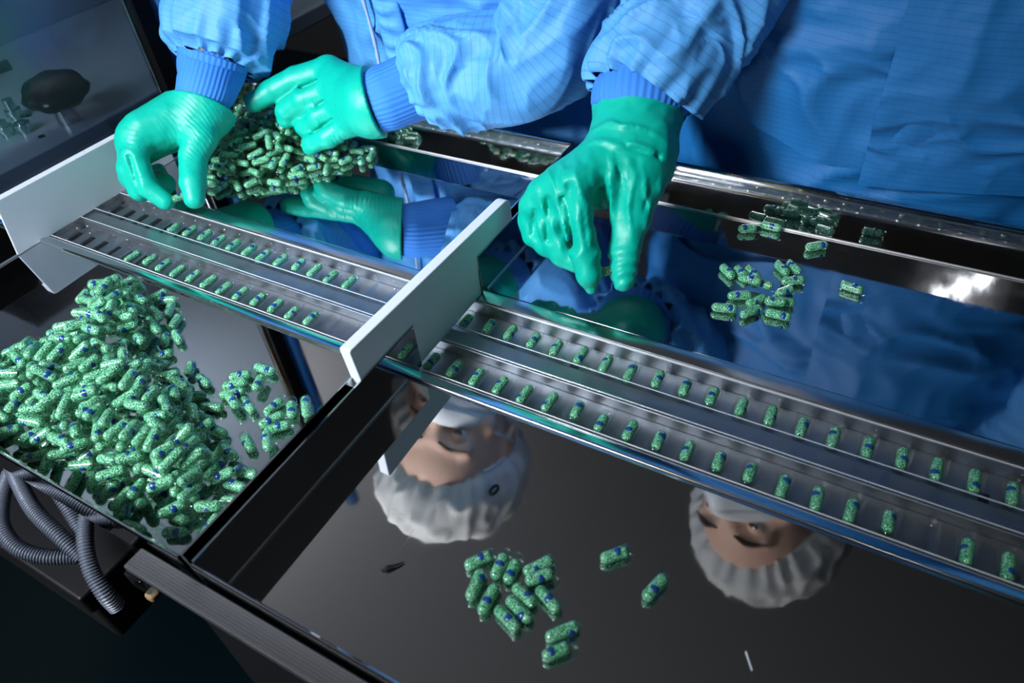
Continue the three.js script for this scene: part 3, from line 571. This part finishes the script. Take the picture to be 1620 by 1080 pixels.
// a coat body round a standing axis: rows [y, xc, zc, rx, rz]
function coat(rows, th0, th1, nT, nS, shift, hem) {
  const pos = [], uv = [], idx = [];
  const row = (y) => { let k = 0; while (k < rows.length - 2 && rows[k + 1][0] < y) k++; const w = smooth(rows[k][0], rows[k + 1][0], y); return [1, 2, 3, 4].map((e) => lerp(rows[k][e], rows[k + 1][e], w)); };
  const y1 = rows.at(-1)[0];
  for (let i = 0; i <= nS; i++) for (let j = 0; j <= nT; j++) {
    const th = lerp(th0, th1, j / nT), y0 = hem ? hem(th) : rows[0][0], y = lerp(y0, y1, i / nS), [xc, zc, rx, rz] = row(y), d = shift(y, th, i / nS);
    pos.push(xc + (rx + d) * Math.sin(th), y, zc + (rz + d) * Math.cos(th)); uv.push(th * rx, y);
  }
  for (let i = 0; i < nS; i++) for (let j = 0; j < nT; j++) { const a = i * (nT + 1) + j, b = a + nT + 1; idx.push(a, a + 1, b, b, a + 1, b + 1); }
  const g = new THREE.BufferGeometry(); g.setAttribute('position', new THREE.Float32BufferAttribute(pos, 3)); g.setAttribute('uv', new THREE.Float32BufferAttribute(uv, 2)); g.setIndex(idx);
  outward(g, idx, (k) => { const r = row(pos[3 * k + 1]); return { x: r[0], y: pos[3 * k + 1], z: r[1] }; });
  return g;
}
function head(c, up, fwd) {                                       // own axes of a head: right, up, forward
  const h = norm(up), f = norm(add(fwd, h, -dot(fwd, h))), r = cross(h, f);
  return { c, h, f, r, to: (p) => add(add(add(c, r, p[0]), h, p[1]), f, p[2]), from: (x, y, z) => { const q = [x - c[0], y - c[1], z - c[2]]; return [dot(q, r), dot(q, h), dot(q, f)]; } };
}
const ell = (x, y, z, c, R) => { const a = (x - c[0]) / R[0], b = (y - c[1]) / R[1], d = (z - c[2]) / R[2], k = Math.sqrt(a * a + b * b + d * d); return (k - 1) * Math.min(...R); };
const HEADB = [bone([-2.1, .75, 3.25], [-.5, .55, 3.75], .42, .42), bone([2.1, .75, 3.25], [.5, .55, 3.75], .42, .42), bone([0, .3, 3.75], [0, -1.6, 4.75], .36, .56), bone([-.5, -1.75, 4.1], [.5, -1.75, 4.1], .42, .42), bone([-.95, -3.15, 3.75], [.95, -3.15, 3.75], .36, .36), bone([-.8, -3.7, 3.7], [.8, -3.7, 3.7], .4, .4), bone([-2.5, -1.3, 2.3], [-1.6, -1.6, 3.0], .8, .7), bone([2.5, -1.3, 2.3], [1.6, -1.6, 3.0], .8, .7)];
function headField(x, y, z) {
  let d = smin(ell(x, y, z, [0, 1.3, -.5], [3.6, 4.2, 4.4]), ell(x, y, z, [0, -1.9, .8], [2.9, 3.6, 3.2]), 1.4);
  d = smin(d, bone([0, -4.6, 2.5], [0, -4.5, 2.6], .9, .9)(x, y, z), .8);
  for (const b of HEADB) d = smin(d, b(x, y, z), .5);
  for (const s of [-1, 1]) {
    d = -smin(-d, Math.hypot(x - s * 1.45, y + .05, z - 4.15) - .72, .5);                       // eye sockets
    d = smin(d, Math.max(ell(x, y, z, [s * 3.7, -.7, -.5], [.35, 1.45, .95]), -ell(x, y, z, [s * 4.0, -.6, -.3], [.25, .8, .5])), .25);   // ears
  }
  return d;
}
function person(o) {
  const t = thing('person', o.base, o.label, 'person');
  // one body: trunk, arms, neck and head
  const H = head(o.head.c, o.head.up, o.head.fwd), B = o.bones.map((b) => bone(b[0], b[1], b[2], b[3]));
  const neckTop = H.to([0, -2.2, -1.4]), neck = bone(o.neck, neckTop, 2.6, 2.3);
  const f = (x, y, z) => { let d = 9; for (const b of B) d = smin(d, b(x, y, z), 1.2); d = smin(d, neck(x, y, z), 1.2); const q = H.from(x, y, z), e = Math.hypot(...q) > 9 ? 9 : headField(...q); return smin(d, e, .8); };
  let lo = [1e9, 1e9, 1e9], hi = [-1e9, -1e9, -1e9];
  for (const b of o.bones) for (const [p, r] of [[b[0], b[2]], [b[1], b[3]]]) for (let k = 0; k < 3; k++) { lo[k] = Math.min(lo[k], p[k] - r - 1); hi[k] = Math.max(hi[k], p[k] + r + 1); }
  for (let k = 0; k < 3; k++) { lo[k] = Math.min(lo[k], o.head.c[k] - 7); hi[k] = Math.max(hi[k], o.head.c[k] + 7); }
  const body = mesh('body', skin(f, lo, hi, .24), M.skin, t);
  const put = (g) => { const m = new THREE.Matrix4().makeBasis(V(H.r), V(H.h), V(H.f)).setPosition(V(H.c)); return g.applyMatrix4(m); };
  for (const s of [-1, 1]) {
    const e = mesh('eye', put(new THREE.SphereGeometry(.56, 20, 14).translate(s * 1.45, -.02, 3.2)), M.eyeWhite, body);
    mesh('iris', put(new THREE.SphereGeometry(.3, 16, 10).scale(1, 1, .35).translate(s * 1.45, -.14, 3.7)), M.eye, body);
    mesh('eyebrow', put(loft([[s * .55, .7, 4.1, .08, .18], [s * 1.4, .95, 4.0, .11, .26], [s * 2.4, .75, 3.5, .06, .14]], 18, 10, (a, b) => .03 * noise(a * 6, b * 3, s), { caps: true })), M.brow, body);
    mesh('eyelid', put(new THREE.SphereGeometry(.62, 20, 10, 0, Math.PI * 2, 0, Math.PI * .42).rotateX(.55).translate(s * 1.45, -.02, 3.2)), M.skin, body);
  }
  // face mask with pleats and ear loops
  const mp = [], mi = [], nu = 44, nv = 40;
  for (let j = 0; j <= nv; j++) for (let i = 0; i <= nu; i++) {
    const v = j / nv, u = i / nu * 2 - 1, ph = u * 1.18, y = lerp(-.35 - .75 * u * u, -5.3 + 1.1 * u * u, v), yy = (y + 2.6) / 3.5, k = Math.sqrt(Math.max(.05, 1 - yy * yy * .75));
    const pl = .13 * ((v * 4) % 1) * smooth(1, .7, Math.abs(u)), nose = .95 * Math.exp(-u * u * 12) * smooth(-.12, .2, v) * smooth(1, .3, v), R = 1 + .02 * noise(u * 4, v * 5, 3);
    mp.push((3.3 * k * R + pl) * Math.sin(ph), y, .75 + (4.15 * k * R + pl + nose) * Math.cos(ph)); if (i < nu && j < nv) { const a = j * (nu + 1) + i; mi.push(a, a + 1, a + nu + 1, a + nu + 1, a + 1, a + nu + 2); }
  }
  const mg = new THREE.BufferGeometry(); mg.setAttribute('position', new THREE.Float32BufferAttribute(mp, 3)); mg.setIndex(mi); outward(mg, mi, () => ({ x: 0, y: -2.5, z: 0 })); setUV(mg, (x, y) => [x * .3, y * .3]);
  const mk = mesh('face_mask', put(mg), M.mask, t);
  for (const s of [-1, 1]) for (const y of [-.95, -4.1]) mesh('ear_loop', put(loft([[s * 3.05, y, 2.1, .07], [s * 3.75, y * .6 - .3, .9, .07], [s * 4.0, -.6, -1.1, .07]], 14, 8)), M.mask, mk, mk.basis);
  // bouffant cap: turned about a tilted axis, gathered into its elastic hem
  const prof = [[3.95, -.3], [4.1, .0], [4.8, .4], [5.45, 1.3], [5.7, 2.6], [5.4, 4.0], [4.4, 5.2], [2.7, 5.9], [0.02, 6.1]].map((a) => new THREE.Vector2(...a));
  const cg = new THREE.LatheGeometry(new THREE.SplineCurve(prof).getPoints(48), 140), cp = cg.attributes.position;
  for (let i = 0; i < cp.count; i++) {
    let x = cp.getX(i), y = cp.getY(i), z = cp.getZ(i); const th = Math.atan2(z, x), c = Math.cos(th), s = Math.sin(th), near = Math.exp(-Math.max(0, y) * 1.1);
    const d = 1 + .045 * (o.ruff ?? 1) * near * Math.sin(th * 26 + 3 * noise(c * 2, s * 2, o.seed)) + .06 * noise(c * 2.2, s * 2.2 + o.seed, y * .7) + .05 * ridge(noise(c * 3.5, s * 3.5, y * .5 + o.seed)) - .02;
    cp.setXYZ(i, x * d * .9, y * (o.capH ?? 1) * (1 + .05 * noise(c * 3, s * 3, o.seed + 4)), z * d * 1.06);
  }
  cg.rotateX(-.66).translate(0, .35, -.3); cg.deleteAttribute('normal'); const cg2 = mergeVertices(cg, 1e-4); cg2.computeVertexNormals();
  const cap = mesh('hair_cap', put(cg2), M.cap, t);
  mesh('elastic_hem', put(new THREE.TorusGeometry(4.05, .14, 10, 90).rotateX(Math.PI / 2).scale(.93, 1, 1.06).rotateX(-.66).translate(0, .28, -.33)), M.mask, cap, cap.basis);
  for (const [x, y, z] of o.eyelets ?? []) mesh('cap_eyelet', put(new THREE.TorusGeometry(.34, .1, 10, 24).lookAt(new THREE.Vector3(x, y - 1, z)).translate(x, y, z)), M.blackMetal, cap, cap.basis);
  return Object.assign(t, { H });
}
// the left worker
{
  const sR = [-17.6, 13, -16.6], sL = [-2.4, 13, -16.6], eR = [-18.6, 9.4, -12.8], eL = [-2.4, 5.6, -14.6], wR = atZ(328, 136, -8.3), wL = at(640, 145, 4.0);
  const t = person({
    seed: 2, base: [-9.3, -20, -18], label: 'person in a bright blue gown with both gloved hands over the far left tray', neck: [-9.3, 15, -14.5],
    head: { c: [-8.2, 19.6, -9.9], up: [.06, .58, .81], fwd: [.1, -.82, .56] },
    eyelets: [[1.5, 4.4, 2.8], [4.2, 2.6, 1.5]],
    bones: [[[-9.3, -14, -18.6], [-9.3, 4, -18.6], 3.2, 3.4], [[-9.3, 4, -18.6], [-9.3, 13.5, -16.6], 3.4, 3.2], [[-13.4, 13.2, -16.8], sR, 2.4, 2], [[-5.2, 13.4, -16.8], sL, 2.4, 2], [sR, eR, 1.8, 1.4], [eR, wR, 1.3, .9], [sL, eL, 1.6, 1.1], [eL, wL, 1.1, .9]],
  });
  const w = cloth(3, .42, .22, 2.2, .3), gown = mesh('gown', coat([[-22, -9.2, -19.4, 9, 5], [-2, -9.2, -19.4, 8.6, 4.6], [4, -9.3, -19, 8.3, 4.4], [9, -9.5, -18.4, 8.8, 4.6], [13, -10, -17.2, 9.6, 4.6], [16.4, -9.6, -15.8, 5, 3.6], [17.6, -9.2, -14.8, 3, 2.9]], -Math.PI, Math.PI, 240, 150, (y, th) => w(y, th * 1.2) + .14 * ridge(noise(y * .5, th * 5, 3)) * smooth(3, -1, y)), M.gown, t);
  // front closing with its gathered stitching
  mesh('zipper', loft([[-12.2, 2, -14.3, .1], [-11.9, 5, -14.1, .1], [-11.6, 9.5, -13.3, .1]], 40, 8, (s) => .02 * Math.sin(s * 30)), M.zip, gown, gown.basis);
  mesh('placket', loft([[-10.8, 1.5, -14.4, .2, .8], [-10.6, 5, -14.2, .22, .8], [-10.4, 9.6, -13.4, .22, .8]], 90, 24, (s, th) => .09 * Math.sin(s * 7 + 2 * noise(s, Math.cos(th), Math.sin(th))) * (.5 + .5 * Math.cos(th * 2)), { up: [0, 0, 1] }), M.gown, gown, gown.basis);
  sleeve([[...atZ(340, 102, -9), 2.05], [...atZ(344, 86, -9.4), 2.6], [...atZ(354, 48, -10.2), 2.6], [...atZ(368, 0, -11.2), 2.7], [-18.6, 10.5, -13.6, 2.8], [-18.6, 13.2, -16, 3.2]], 5, .34, gown, { k: 15, g: .2, fs: .42 });
  cuff([[...at(314, 182, 3.55), 1.02], [...at(320, 160, 4.0), 1.28], [...at(328, 136, 4.6), 1.42], [...at(335, 108, 5.1), 1.62], [...at(338, 92, 5.5), 1.7]], gown);
  sleeve([[...atZ(660, 135, -11.8), 2.05], [...atZ(682, 125, -12.1), 2.4], [...atZ(760, 108, -12.8), 2.4], [...atZ(822, 104, -13.5), 2.4], [...atZ(874, 56, -14.3), 2.4], [...atZ(902, -30, -15.4), 2.5], [-2.6, 13.2, -16.6, 2.8]], 8, .46, gown, { k: 13, g: .16, fs: .3, skew: .8 });
  cuff([[...at(590, 163, 3.7), 1.42], [...at(615, 154, 3.85), 1.55], [...at(650, 140, 4.05), 1.6], [...at(680, 128, 4.2), 1.6]], gown);
  for (const h of [HAND_AR, HAND_AL]) mesh('glove', glove(h), M.glove, t);
}
// the right worker
{
  const sR = [5.6, 13.2, -17.4], sL = [20.5, 13.5, -17.5], eR = [4.6, 10.4, -14.4], eL = [24, 7, -16], wR = at(1010, 185, 5.4), wL = [24.2, 4.4, -11.6];
  const t = person({
    seed: 9, capH: .82, ruff: 1.8, base: [12.5, -20, -18.6], label: 'person in a shaded blue gown pinching one capsule above the far right tray', neck: [12.4, 15, -15.6],
    head: { c: [11.5, 20.9, -15.0], up: [.12, .92, .36], fwd: [-.32, -.38, .86] },
    bones: [[[12.5, -14, -18.8], [12.5, 4, -18.8], 3.2, 3.4], [[12.5, 4, -18.8], [12.5, 13.5, -17.6], 3.4, 3.2], [[9, 13.2, -17.6], sR, 2.4, 2], [[16, 13.2, -17.6], sL, 2.4, 2], [[12.4, 13, -17], [12.4, 16, -15.6], 2.6, 2.4], [sR, eR, 1.8, 1.4], [eR, wR, 1.3, .95], [sL, eL, 1.8, 1.4], [eL, wL, 1.3, .95]],
  });
  const rows = [[-22, 12.2, -19.6, 9.4, 5], [-2, 12.2, -19.6, 9.2, 4.7], [4, 12.3, -19.2, 9.2, 4.6], [9, 12.4, -18.8, 9.4, 4.7], [13, 12.4, -18.2, 9.8, 4.4], [16.6, 12.4, -16.6, 4.8, 3.6], [18, 12.4, -15.8, 3, 2.8]];
  const w = cloth(4, .4, .2, 2.2, .2), gown = mesh('gown', coat(rows, -Math.PI, Math.PI, 240, 150, (y, th) => w(y, th * 1.2)), M.gownShaded, t);
  // the jacket over it: one front with its hem running up to the left, the other lapped over it
  const off = (y, k) => k + .45 * smooth(2, 6, y) - .25 * smooth(11, 14, y), w2 = cloth(7, .52, .22, 2.4, .5);
  mesh('jacket', coat(rows, -Math.PI, Math.PI, 240, 110, (y, th, t) => off(y, .18) + w2(y, th) * (.4 + .6 * smooth(0, .12, t)), (th) => 2.6 + 1.6 * smooth(-.15, -.75, th) + .15 * noise(th * 3, 1, 2)), M.gownShaded, gown, gown.basis);
  mesh('front_flap', coat(rows, -.02, 1.5, 130, 110, (y, th, t) => off(y, .36) + w2(y + 3, th) * (.3 + .7 * smooth(0, .15, t)) + .12 * smooth(.1, 0, th) + .05 * ridge(noise(y * 1.4, th * 9, 2)) * Math.exp(-((th - .17) ** 2) * 400), (th) => 2.05 + .25 * Math.sin(th * 2.2) + .12 * noise(th * 3, 5, 2)), M.gownShaded, gown, gown.basis);
  sleeve([[...atZ(1014, 150, -11.1), 2.3], [...atZ(1019, 134, -11.4), 2.5], [...atZ(1050, 92, -12), 2.4], [...atZ(1082, 40, -12.9), 2.4], [5.9, 10.6, -14.6, 2.5], [6.2, 13.2, -17, 2.9]], 12, .38, gown, { k: 15, g: .24, fs: .42, skew: .7, m: M.gown });
  cuff([[...at(1003, 222, 5.0), 1.3], [...at(1008, 190, 5.45), 1.5], [...at(1010, 180, 5.6), 1.7], [...at(1012, 166, 5.85), 1.9], [...atZ(1014, 154, -11), 1.92], [...atZ(1018, 138, -11.4), 1.8]], gown);
  sleeve([[24.2, 4.6, -12.4, 1.9], [24.1, 5, -13.4, 2.2], [24, 7, -16, 2.6], [22.6, 10.6, -17, 2.8], [20, 13.2, -17.4, 3.1]], 15, .34, gown, { k: 15 });
  cuff([[24.2, 4, -10.7, 1.3], [24.2, 4.3, -11.6, 1.6], [24.2, 4.6, -12.8, 1.8]], gown);
  mesh('glove', glove(HAND_BR), M.glove, t);
  const gl = glove(HAND_BR), idx = gl.index.array, m = gl.clone(); m.scale(-1, 1, 1); for (let k = 0; k < idx.length; k += 3) { const a = idx[k]; m.index.array[k] = idx[k + 1]; m.index.array[k + 1] = a; } m.computeVertexNormals();
  mesh('glove', m.translate(24.2 + W3[0], -.4, -11.2 - W3[2] + .6), M.glove, t);
}
// ---------------------------------------------------------------- capsules
const CL = .33, CR = .19;                                          // half the straight length, and radius
function lozenge(r, a, b, n = 18, bulge = 1) {                     // a round-ended rod along x from -a-r to b+r
  const pts = []; for (let k = 0; k <= 7; k++) { const t = k / 7 * Math.PI / 2; pts.push(new THREE.Vector2(Math.max(.0005, r * Math.sin(t)), -a - r * bulge * Math.cos(t))); }
  for (let k = 0; k <= 7; k++) { const t = k / 7 * Math.PI / 2; pts.push(new THREE.Vector2(Math.max(.0005, r * Math.cos(t)), b + r * bulge * Math.sin(t))); }
  return new THREE.LatheGeometry(pts, n).rotateZ(-Math.PI / 2);
}
const shellGeo = (() => {                                          // the cap slips over the body: a small step round the middle
  const pts = []; for (let k = 0; k <= 7; k++) { const t = k / 7 * Math.PI / 2; pts.push([CR * Math.sin(t) || .0005, -CL - CR * Math.cos(t)]); }
  pts.push([CR, .02], [CR + .008, .03]); for (let k = 0; k <= 7; k++) { const t = k / 7 * Math.PI / 2; pts.push([(CR + .008) * Math.cos(t) + .0004, CL + CR * Math.sin(t)]); }
  return new THREE.LatheGeometry(pts.map((p) => new THREE.Vector2(...p)), 22).rotateZ(-Math.PI / 2).scale(U, U, U);
})();
const R6 = rng(31), variants = [];
for (let v = 0; v < 6; v++) {
  const gap = [.05, .12, .03, .2, .08, .15][v], g = lozenge(CR - .02, CL - .015, CL - gap, 20, 1), p = g.attributes.position;
  for (let i = 0; i < p.count; i++) { const e = .006 * noise(p.getX(i) * 9, p.getY(i) * 9, p.getZ(i) * 9 + v * 3); p.setXYZ(i, p.getX(i) * (1 + e), p.getY(i) * (1 + e * 2), p.getZ(i) * (1 + e * 2)); }
  setUV(g, (x, y, z) => [x * .95 + v * .21, Math.atan2(z, y) / (2 * Math.PI) * 1]); g.computeVertexNormals();
  const b = new THREE.SphereGeometry(.135, 18, 12).scale(1.05, .8, 1.05).translate([-.12, .04, .2, -.22, .02, -.05][v], .082, [.02, -.03, .03, 0, -.02, .01][v]);
  variants.push([g.scale(U, U, U), b.scale(U, U, U)]);
}
const fromPitch = (p) => P(...p);
function makeCapsule(v) {
  const c = new THREE.Group(); const add3 = (n, g, m) => { const o = new THREE.Mesh(g, m); o.name = n; o.castShadow = o.receiveShadow = true; c.add(o); };
  add3('shell', shellGeo, M.shell); add3('granules', variants[v][0], M.beads); add3('pellet', variants[v][1], M.pellet); return c;
}
const protos = variants.map((_, v) => makeCapsule(v));
const Q = (dir, roll) => new THREE.Quaternion().setFromUnitVectors(new THREE.Vector3(1, 0, 0), V(dir).normalize()).multiply(new THREE.Quaternion().setFromAxisAngle(new THREE.Vector3(1, 0, 0), roll));
// roll so that the pellet lies towards "up" plus a chance turn
function pose(c, dir, spread, r) {
  const d = V(dir).normalize(), q0 = new THREE.Quaternion().setFromUnitVectors(new THREE.Vector3(1, 0, 0), d), up = new THREE.Vector3(.2, .85, .5).normalize().applyQuaternion(q0.clone().invert());
  const roll = Math.atan2(up.z, up.y) + (r() - .5) * spread; return { at: c, q: q0.multiply(new THREE.Quaternion().setFromAxisAngle(new THREE.Vector3(1, 0, 0), roll)), dir: d.toArray() };
}
function addCapsule(p, v, label, group) {
  const c = protos[v].clone(); c.name = numbered('capsule'); c.position.copy(fromPitch(p.at)); c.quaternion.copy(p.q); scene.add(c);
  return tag(c, label, 'capsule', group);
}
// let a capsule down until it meets the floor or those already lying there
const TS = [-.33, -.165, 0, .165, .33];
function settle(x, z, dir, lying, r = CR) {
  const d = norm(dir); let y = r - Math.min(0, -CL * Math.abs(d[1])) ; y = r + CL * Math.abs(d[1]);
  for (const o of lying) {
    if ((o.at[0] - x) ** 2 + (o.at[2] - z) ** 2 > 1.2) continue;
    for (const a of TS) for (const b of TS) {
      const dx = x + d[0] * a - o.at[0] - o.dir[0] * b, dz = z + d[2] * a - o.at[2] - o.dir[2] * b, h = dx * dx + dz * dz, D = 4 * r * r;
      if (h < D) y = Math.max(y, o.at[1] + o.dir[1] * b - d[1] * a + Math.sqrt(D - h));
    }
  }
  return y;
}
const WORDS = ['zeroth', 'first', 'second', 'third', 'fourth', 'fifth', 'sixth', 'seventh', 'eighth', 'ninth', 'tenth', 'eleventh', 'twelfth', 'thirteenth', 'fourteenth', 'fifteenth', 'sixteenth', 'seventeenth', 'eighteenth', 'nineteenth', 'twentieth', 'twenty-first', 'twenty-second', 'twenty-third'];
function loose(list, lying, where, group) {                        // ends of each capsule as they lie on the tray floor
  const r = rng(list.length * 7 + 3), made = list.map(([u0, v0, u1, v1]) => { const a = at(u0, v0, CR), b = at(u1, v1, CR); return { x: (a[0] + b[0]) / 2, z: (a[2] + b[2]) / 2, dir: norm(sub(b, a)), u: (u0 + u1) / 2 }; });
  made.sort((a, b) => a.z + b.z * 0 - b.z);
  made.forEach((m) => { const y = settle(m.x, m.z, m.dir, lying, CR * .93) + CR * .07; m.p = pose([m.x, y, m.z], m.dir, 1.5, r); lying.push(m.p); });
  made.sort((a, b) => a.u - b.u).forEach((m, i) => addCapsule(m.p, (i * 5 + 2) % 6, where(i, made.length), group));
}
const NEAR = [], FAR = [], HEAP = [];
loose([[733, 898, 786, 872], [743, 947, 763, 902], [760, 970, 787, 923], [782, 913, 802, 872], [802, 922, 822, 877], [828, 907, 877, 883], [832, 923, 883, 905], [813, 925, 850, 963], [803, 945, 840, 983], [785, 960, 823, 1000], [850, 928, 887, 970], [863, 1010, 917, 988], [858, 1040, 912, 1017], [950, 885, 1000, 868], [1017, 950, 1057, 907]], NEAR, (i) => `green bead capsule on the dark near right tray, ${WORDS[i + 1]} from the left`, 'loose capsules on the near right tray');
loose([[1169, 362, 1203, 360], [1206, 355, 1236, 362], [1275, 392, 1309, 386], [1140, 419, 1164, 442], [1163, 422, 1186, 444], [1181, 423, 1203, 443], [1228, 415, 1249, 437], [1246, 414, 1270, 436], [1237, 445, 1275, 443], [1166, 451, 1205, 461], [1191, 450, 1224, 460], [1152, 468, 1190, 467], [1227, 466, 1260, 454], [1127, 485, 1166, 489], [1182, 482, 1212, 469], [1219, 473, 1258, 480], [1213, 482, 1246, 486], [1172, 499, 1205, 486], [1212, 493, 1250, 502], [1330, 449, 1370, 462]], FAR, (i) => `green bead capsule on the blue-reflecting far right tray, ${WORDS[i + 1]} from the left`, 'loose capsules on the far right tray');
// stray capsules at the right edge of the heap, then the heap itself
loose([[405, 580, 433, 588], [366, 597, 400, 590], [354, 612, 391, 603], [349, 626, 386, 618], [406, 618, 419, 594], [363, 628, 380, 652], [383, 630, 402, 652], [421, 653, 449, 630], [461, 658, 461, 632], [485, 656, 483, 630], [413, 672, 447, 655], [422, 681, 459, 670], [427, 712, 425, 690]], HEAP, (i) => `stray capsule at the right edge of the near left heap, ${WORDS[i + 1]} from the left`, 'stray capsules beside the heap');
const inside = (x, z, poly) => { let c = false; for (let i = 0, j = poly.length - 1; i < poly.length; j = i++) { const a = poly[i], b = poly[j]; if ((a[1] > z) !== (b[1] > z) && x < (b[0] - a[0]) * (z - a[1]) / (b[1] - a[1]) + a[0]) c = !c; } return c; };
function heap(poly, n, seed, lying, top, bounds) {
  const r = rng(seed), xs = poly.map((p) => p[0]), zs = poly.map((p) => p[1]), x0 = Math.min(...xs), x1 = Math.max(...xs), z0 = Math.min(...zs), z1 = Math.max(...zs), made = [];
  const edge = (x, z) => { let m = 9; for (let i = 0, j = poly.length - 1; i < poly.length; j = i++) { const a = poly[j], b = poly[i], dx = b[0] - a[0], dz = b[1] - a[1], t = clamp(((x - a[0]) * dx + (z - a[1]) * dz) / (dx * dx + dz * dz)); m = Math.min(m, Math.hypot(x - a[0] - t * dx, z - a[1] - t * dz)); } return m; };
  for (let tries = 0; made.length < n && tries < n * 70; tries++) {
    const x = lerp(x0, x1, r()), z = lerp(z0, z1, r()), yaw = r() * Math.PI * 2, tilt = (r() - .5) * (r() < .25 ? 1.5 : .5), dir = [Math.cos(yaw) * Math.cos(tilt), Math.sin(tilt), Math.sin(yaw) * Math.cos(tilt)];
    if (!inside(x, z, poly)) continue;
    if (bounds) { const e = .33 * Math.hypot(dir[0], 0) + CR, f = .33 * Math.abs(dir[2]) + CR; if (x - e < bounds[0] || x + e > bounds[1] || z - f < bounds[2] || z + f > bounds[3]) continue; }
    let d = dir, y = settle(x, z, d, lying); const flat = [Math.cos(yaw), 0, Math.sin(yaw)], y2 = settle(x, z, flat, lying); if (y2 < .25) { d = flat; y = y2; }
    if (y > CR * 1.2 + top * smooth(.1, 2.4, edge(x, z))) continue;
    const p = pose([x, y, z], d, 4.2, r); p.v = Math.floor(r() * 6); lying.push(p); made.push(p);
  }
  return made;
}
const floorPoly = (px, y) => px.map(([u, v]) => { const p = at(u, v, y); return [p[0], p[2]]; });
const nearHeap = heap(floorPoly([[-160, 640], [-60, 590], [0, 565], [60, 545], [110, 520], [120, 470], [170, 437], [245, 445], [270, 480], [290, 530], [268, 562], [300, 580], [335, 595], [345, 630], [352, 660], [392, 695], [405, 738], [362, 815], [330, 850], [230, 850], [120, 800], [0, 720], [-160, 660]], .3), 620, 11, HEAP, 1.75, [XL + .1, XG - .05, 1.4, ZN - .02]);
const farHeap = heap(floorPoly([[318, 296], [345, 300], [385, 292], [440, 288], [480, 272], [520, 268], [552, 256], [592, 246], [600, 234], [560, 225], [520, 205], [470, 180], [400, 178], [345, 190], [330, 230]], .25), 330, 23, [], 1.5, [XL + .1, XG - .05, ZF + .1, -4.4]);
// capsules waiting in the film
const film = [];
ROW.forEach((row, i) => { for (let k = -17; k <= 22; k++) { if ((k > -6 && k < 0) || (i === 1 && k === 17)) continue; film.push([i, k]); } });
const RF = rng(5);
for (const [i, k] of film) {
  const row = ROW[i], p = pose([row.x + k + (RF() - .5) * .06, -.215, row.z + (RF() - .2) * .1], [(RF() - .5) * .08, 0, RF() < .5 ? 1 : -1], 2.2, RF);
  const side = k < 0 ? `${WORDS[-5 - k]} filled pocket left of the T-shaped plate` : `${WORDS[k + 1]} pocket right of the T-shaped plate`;
  addCapsule(p, Math.floor(RF() * 6), `capsule in the ${i ? 'near' : 'far'} film row, ${side}`, 'capsules in the blister film');
}
// the two in the workers' fingers
addCapsule(pose(at(283, 312, .78), sub(at(294, 309, .78), at(272, 317, .78)), .6, RF), 1, 'capsule pinched between the finger and thumb of the left worker');
addCapsule(pose(at(961, 429, 1.75), sub(at(974, 428, 1.75), at(948, 431, 1.75)), .6, RF), 2, 'capsule pinched between the finger and thumb of the right worker');
// of the heaps, those that show largest are things; the rest of each is one mass
{
  const all = [...nearHeap, ...HEAP.filter((p) => !nearHeap.includes(p))], eye = V(EYE), balls = all.flatMap((p) => [-.25, 0, .25].map((t) => [p, V(p.at).addScaledVector(V(p.dir), t)]));
  const open = (p) => [-.3, 0, .3].filter((t) => {
    const c = V(p.at).addScaledVector(V(p.dir), t).add(new THREE.Vector3(0, .1, 0)), d = eye.clone().sub(c).normalize();
    return !balls.some(([o, b]) => o !== p && (() => { const w = b.clone().sub(c), s = w.dot(d); return s > .05 && w.lengthSq() - s * s < .13 ** 2; })());
  }).length;
  const inFrame = (p) => { const v = fromPitch(p.at).project(camera); return Math.abs(v.x) < 1.02 && Math.abs(v.y) < 1.02; };
  for (const p of nearHeap) p.score = (inFrame(p) ? open(p) : 0) / 3 + .5 / V(p.at).distanceTo(eye) * 20;
  for (const p of nearHeap) p.seen = p.score;
  nearHeap.sort((a, b) => b.seen - a.seen);
  const keep = nearHeap.slice(0, 200), rest = nearHeap.slice(200);
  for (const p of keep) addCapsule(p, p.v, 'clear capsule of green beads with a blue pellet, heaped on the near left tray', 'capsules heaped on the near left tray');
  const mass = (list, label, base) => {
    const t = thing('capsule_heap', base, label, 'capsules', null, 'stuff'), o0 = P(...base);
    const put = (n, g, m, l) => { const im = new THREE.InstancedMesh(g, m, l.length); im.name = n; l.forEach((p, i) => im.setMatrixAt(i, new THREE.Matrix4().compose(fromPitch(p.at).sub(o0), p.q, new THREE.Vector3(1, 1, 1)))); im.castShadow = im.receiveShadow = true; t.add(im); };
    put('shell', shellGeo, M.shell, list); for (let v = 0; v < 6; v++) { const l = list.filter((p) => p.v === v); put('granules', variants[v][0], M.beads, l); put('pellet', variants[v][1], M.pellet, l); }
  };
  mass(rest, 'lower layers of the green capsule heap on the near left tray', [-9, 0, 6]);
  mass(farHeap, 'spread heap of pale green capsules under the gloved hands on the far left tray', [-16, 0, -9]);
}
renderer.render(scene, camera);
